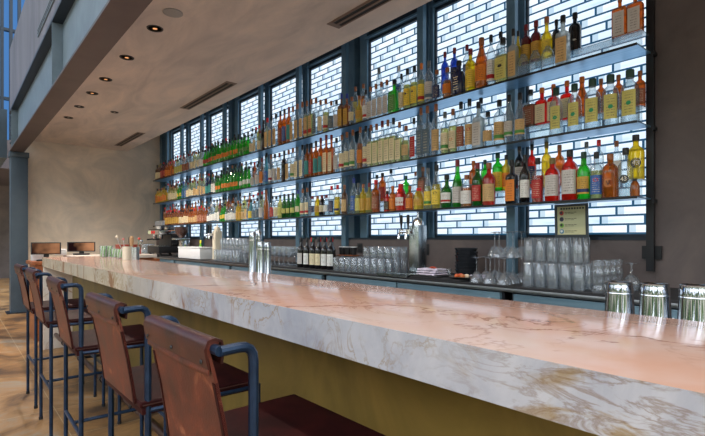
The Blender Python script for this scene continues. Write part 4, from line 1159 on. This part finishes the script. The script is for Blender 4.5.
# ------------------------------------------------------------------ far end of the bar: garnish glasses, utensil tins
M_stalk = plain('green stalk', srgb(120, 190, 70), .5); M_stalk2 = plain('pale stalk', srgb(226, 236, 214), .5)
def garnish_glass(px, x, hh, label):
    y = y_at(px, x)
    e = empty('garnish_glass', (x, y, ZB), label, 'glass', 'glasses of green stalks')
    m = MB(); m.lathe([(.001, .008), (.032, .008), (.036, hh), (.038, hh), (.034, 0), (.001, 0)], n=18, cap0=False, cap1=False); m.build('tumbler', M_ware, e)
    for k in range(9):
        a = 2 * PI * k / 9; q = .026
        m = MB(); m.tube([(q * math.cos(a), q * math.sin(a), .01), (q * .8 * math.cos(a + .7), q * .8 * math.sin(a + .7), hh - .004)], .0055, 6); m.build('stalk', M_stalk if k % 2 else M_stalk2, e)
garnish_glass(103.2, 1.33, .135, 'glass of green stalks at the far end of the bar, nearest the monitors')
garnish_glass(109.4, 1.40, .135, 'glass of green stalks at the far end of the bar, second from the monitors')
garnish_glass(114.8, 1.42, .105, 'shorter glass of green stalks at the far end, third from the monitors')
garnish_glass(120, 1.42, .105, 'shorter glass of green stalks beside the utensil tin')
ut = empty('utensil_tin', (1.40, y_at(127, 1.40), ZB), 'cream tin of bar tools on the far end of the bar', 'utensil holder')
m = MB(); m.lathe([(.001, .003), (.042, .003), (.043, .135), (.045, .135), (.044, 0), (.001, 0)], n=20, cap0=False, cap1=False); m.build('tin', M_cream, ut)
ut2 = empty('utensil_tin', (1.43, y_at(135.3, 1.43), ZB), 'steel tin of bar tools on the far end of the bar', 'utensil holder')
m = MB(); m.lathe([(.001, .003), (.036, .003), (.037, .13), (.039, .13), (.038, 0), (.001, 0)], n=20, cap0=False, cap1=False); m.build('tin', M_steel, ut2)
def tool(par_loc, dx, dy, h, kind, mat, label):
    x, y, z = par_loc
    m = MB(); p0 = (0, 0, .006); p1 = (dx, dy, h)
    m.tube([p0, p1], .005, 8)
    e = empty('bar_tool', (x, y, z), label, 'bar tool', 'bar tools in the tins')
    m.build('shaft', M_chrome, e)
    m = MB()
    if kind == 'ball': m.lathe([(.001, -.012), (.012, -.006), (.014, .004), (.008, .014), (.001, .016)], dx, dy, h, 12, False, False)
    else: m.lathe([(.012, -.06), (.021, -.03), (.021, .03), (.010, .045)], dx, dy, h, 12)
    m.build('head', mat, e)
uv_ = tuple(ut.location); u2 = tuple(ut2.location)
tool((uv_[0] - .012, uv_[1] + .014, ZB), -.075, .03, .235, 'ball', M_cream, 'bar tool with pale knob leaning out of the cream tin')
tool((uv_[0] - .014, uv_[1] - .012, ZB), -.03, -.02, .21, 'ball', plain('pink knob', srgb(206, 130, 120), .4), 'bar tool with pink knob in the cream tin')
tool((uv_[0] + .014, uv_[1] - .004, ZB), .02, .0, .20, 'bat', M_blackp, 'black muddler standing in the cream tin')
tool((u2[0] + .01, u2[1] + .012, ZB), .03, .0, .215, 'ball', plain('red knob', srgb(206, 74, 60), .4), 'bar tool with red knob in the steel tin')
tool((u2[0] - .012, u2[1] - .008, ZB), -.02, .02, .20, 'bat', plain('tan wood', srgb(186, 150, 110), .5), 'wooden muddler standing in the steel tin')
tool((u2[0] + .004, u2[1] - .016, ZB), .05, -.01, .19, 'ball', M_chrome, 'bar tool with steel knob in the steel tin')

# ------------------------------------------------------------------ service station beyond the bar
ss = empty('service_station', (1.5, 7.35, 0), 'wooden service station with a marble top beyond the end of the bar', 'counter')
B(-.74, -.32, -.30, .30, .96, 1.0, .004).build('wood_top', M_wood, ss)
B(-.70, -.34, -.27, .27, 0, .959).build('cabinet', M_wood, ss, smooth=False)
B(-.31, .75, -.35, .30, 1.02, 1.062, .003).build('marble_top', M_stone_end, ss)
B(-.28, .72, -.30, .27, 0, 1.019).build('base', M_wood, ss, smooth=False)
def monitor(x, y, z, w, h, rz, label, scr, q=.045):
    e = empty('pos_monitor', (x, y, z), label, 'monitor', 'order screens at the end of the bar'); e.rotation_euler = (0, 0, rz)
    B(-w / 2, w / 2, -.012, .012, q, q + h, .004).build('housing', M_blackp, e)
    B(-w / 2 + .014, w / 2 - .014, -.0135, -.0121, q + .012, q + h - .012).build('screen', scr, e, smooth=False)
    B(-.03, .03, .0125, .03, .02, q + .08, .003).build('neck', M_blackp, e)
    B(-.10, .10, -.05, .09, 0, .02, .006).build('base', M_blackp, e)
def screen_mat(name, sx):
    m, nt, out = new_mat(name)
    tc = N(nt, 'ShaderNodeTexCoord'); n = N(nt, 'ShaderNodeTexNoise'); n.inputs['Scale'].default_value = 5
    L(nt, tc.outputs['Object'], n.inputs['Vector'])
    sp = N(nt, 'ShaderNodeSeparateXYZ'); L(nt, tc.outputs['Object'], sp.inputs[0])
    k = math_(nt, 'ADD', math_(nt, 'MULTIPLY', sp.outputs[0], sx), n.outputs['Fac'])
    r = N(nt, 'ShaderNodeValToRGB'); e = r.color_ramp.elements; e[0].position = .3; e[0].color = c4(srgb(44, 24, 26)); e[1].position = .8; e[1].color = c4(srgb(240, 168, 120))
    L(nt, k, r.inputs[0]); em = N(nt, 'ShaderNodeEmission'); L(nt, r.outputs[0], em.inputs[0]); em.inputs[1].default_value = .55
    L(nt, em.outputs[0], out.inputs[0]); return m
monitor(.935, 7.22, 1.0005, .33, .155, -.25, 'order screen with a glowing amber picture on the wooden top', screen_mat('amber screen', .8), .085)
monitor(1.385, 7.48, 1.0625, .34, .135, -.25, 'order screen with a darker picture on the marble top', screen_mat('dark amber screen', 2.4))
pb = empty('paper_box', (.87, 7.44, 1.0005), 'white box behind the order screen on the wooden top', 'box')
B(-.07, .07, -.06, .06, 0, .17, .004).build('carton', M_white, pb); B(-.072, .072, -.062, .062, .1705, .18, .003).build('lid', M_white, pb)
pr = empty('receipt_printer', (1.14, 7.50, 1.0625), 'pale receipt printer between the two order screens', 'printer')
B(-.06, .06, -.07, .07, 0, .085, .01).build('body', M_white, pr); B(-.045, .045, -.071, -.0605, .06, .065).build('paper_slot', M_blackp, pr, smooth=False)
cr_ = empty('wooden_crate', (1.98, 7.42, 1.0625), 'red-brown wooden crate behind the glasses of green stalks', 'crate')
m = MB(); m.box(-.15, .15, -.10, .10, 0, .012); m.box(-.15, .15, -.10, -.088, .012, .12); m.box(-.15, .15, .088, .10, .012, .12); m.box(-.15, -.138, -.088, .088, .012, .12); m.box(.138, .15, -.088, .088, .012, .12)
m.build('box', plain('red-brown wood', srgb(132, 50, 34), .5), cr_, smooth=False)
B(-.155, .155, -.105, .105, .1205, .14, .003).build('lid', plain('red-brown wood', srgb(132, 50, 34), .5), cr_)
et = empty('end_table', (2.36, 8.0, 0), 'low reddish wooden cabinet end beside the espresso machine', 'cabinet')
B(-.16, .16, -.3, .3, .93, .97, .004).build('top', M_wood, et); B(-.14, .14, -.28, .28, 0, .929).build('body', M_wood, et, smooth=False)

# ------------------------------------------------------------------ the tall room on the guests' side, seen in reflections
for k in range(14):
    y = -5.4 + k * 1.5
    struct(B(-5.0, -4.7, y - .22, y + .22, 0, 9).build('trim_%d' % (31 + k), M_frame_d, smooth=False), 'dark pier between the tall windows on the guests side', 'window frame')
struct(B(-5, -4.7, -6, 14.5, 0, .35).build('wall_left', M_pier, smooth=False), 'low wall under the tall windows on the guests side', 'wall')
struct(B(-5, -4.8, -6, 14.5, 2.9, 3.05).build('trim_30', M_frame_d, smooth=False), 'transom across the tall windows on the guests side', 'window frame')
struct(B(-5, .775, -6, 12, 9.0, 9.2).build('ceiling_tall', M_ceil, smooth=False), 'ceiling of the tall room on the guests side', 'ceiling')
struct(B(-5, 3.6, -6, -3.0, -.1, 0).build('floor_rear', M_floor, smooth=False), 'concrete floor behind the viewer', 'floor')

# ------------------------------------------------------------------ camera
cd = bpy.data.cameras.new('camera'); cam = bpy.data.objects.new('camera', cd); COL.objects.link(cam)
cam.location = (0, 0, EYE); cd.sensor_width = 36; cd.lens = F_PX / 705 * 36; cd.clip_start = .02
cam.rotation_euler = (math.radians(90), 0, -TH); cd.shift_y = (HOR - 218) / 705      # level camera, view shifted up as in an architectural photograph
SC.camera = cam

# ------------------------------------------------------------------ light: daylight of the tall room behind and left, downlights over the bar and an added wash for the far wall
wd = bpy.data.worlds.new('daylight'); SC.world = wd; wd.use_nodes = True
nt = wd.node_tree; nt.nodes.clear()
out = nt.nodes.new('ShaderNodeOutputWorld'); bg = nt.nodes.new('ShaderNodeBackground'); bg.inputs[1].default_value = 4.6
tc = nt.nodes.new('ShaderNodeTexCoord'); sp = nt.nodes.new('ShaderNodeSeparateXYZ'); nt.links.new(tc.outputs['Generated'], sp.inputs[0])
n = nt.nodes.new('ShaderNodeTexNoise'); n.inputs['Scale'].default_value = 1; n.inputs['Detail'].default_value = 4
mp = nt.nodes.new('ShaderNodeMapping'); mp.inputs['Scale'].default_value = (9, 9, 1.2); nt.links.new(tc.outputs['Generated'], mp.inputs[0]); nt.links.new(mp.outputs[0], n.inputs['Vector'])
k = math_(nt, 'ADD', sp.outputs[2], math_(nt, 'MULTIPLY', math_(nt, 'SUBTRACT', n.outputs['Fac'], .5), 1.1))
r = nt.nodes.new('ShaderNodeValToRGB'); e = r.color_ramp.elements
for p, c in ((.0, (.30, .28, .24)), (.02, (.04, .06, .03)), (.06, (.06, .10, .03)), (.12, (.02, .03, .03)), (.18, (.11, .16, .04)), (.22, (.03, .04, .035)), (.26, (.88, .93, 1)), (1, (.70, .84, 1))):
    q = e.new(p) if p not in (0., 1) else e[0 if p == 0 else len(e) - 1]; q.color = c4(c)
nt.links.new(k, r.inputs[0]); nt.links.new(r.outputs[0], bg.inputs[0])
nt.links.new(bg.outputs[0], out.inputs[0])
for x, y in [(1.312, q) for q in (-1.6, -.4, .8, 1.9, 3.0, 4.13, 4.97, 5.80, 6.46, 7.23, 7.99)] + [(1.748, 7.23)]:
    ld = bpy.data.lights.new('downlight_or_wash', 'SPOT'); ld.energy = 25 if y < 7 else 95; ld.color = (1, .84, .70); ld.spot_size = 2.5; ld.spot_blend = .7; ld.shadow_soft_size = .04  # the dark far fixtures get strong added beams that wash the far wall
    lo = bpy.data.objects.new('downlight_or_wash', ld); COL.objects.link(lo); lo.location = (x, y, ZC - .03)
SC.view_settings.view_transform = 'Standard'; SC.view_settings.look = 'None'; SC.view_settings.gamma = 1; SC.view_settings.use_curve_mapping = False
SC.view_settings.exposure = 0.08
SC.cycles.transparent_max_bounces = 32
SC.cycles.max_bounces = 8
SC.cycles.sample_clamp_indirect = 4
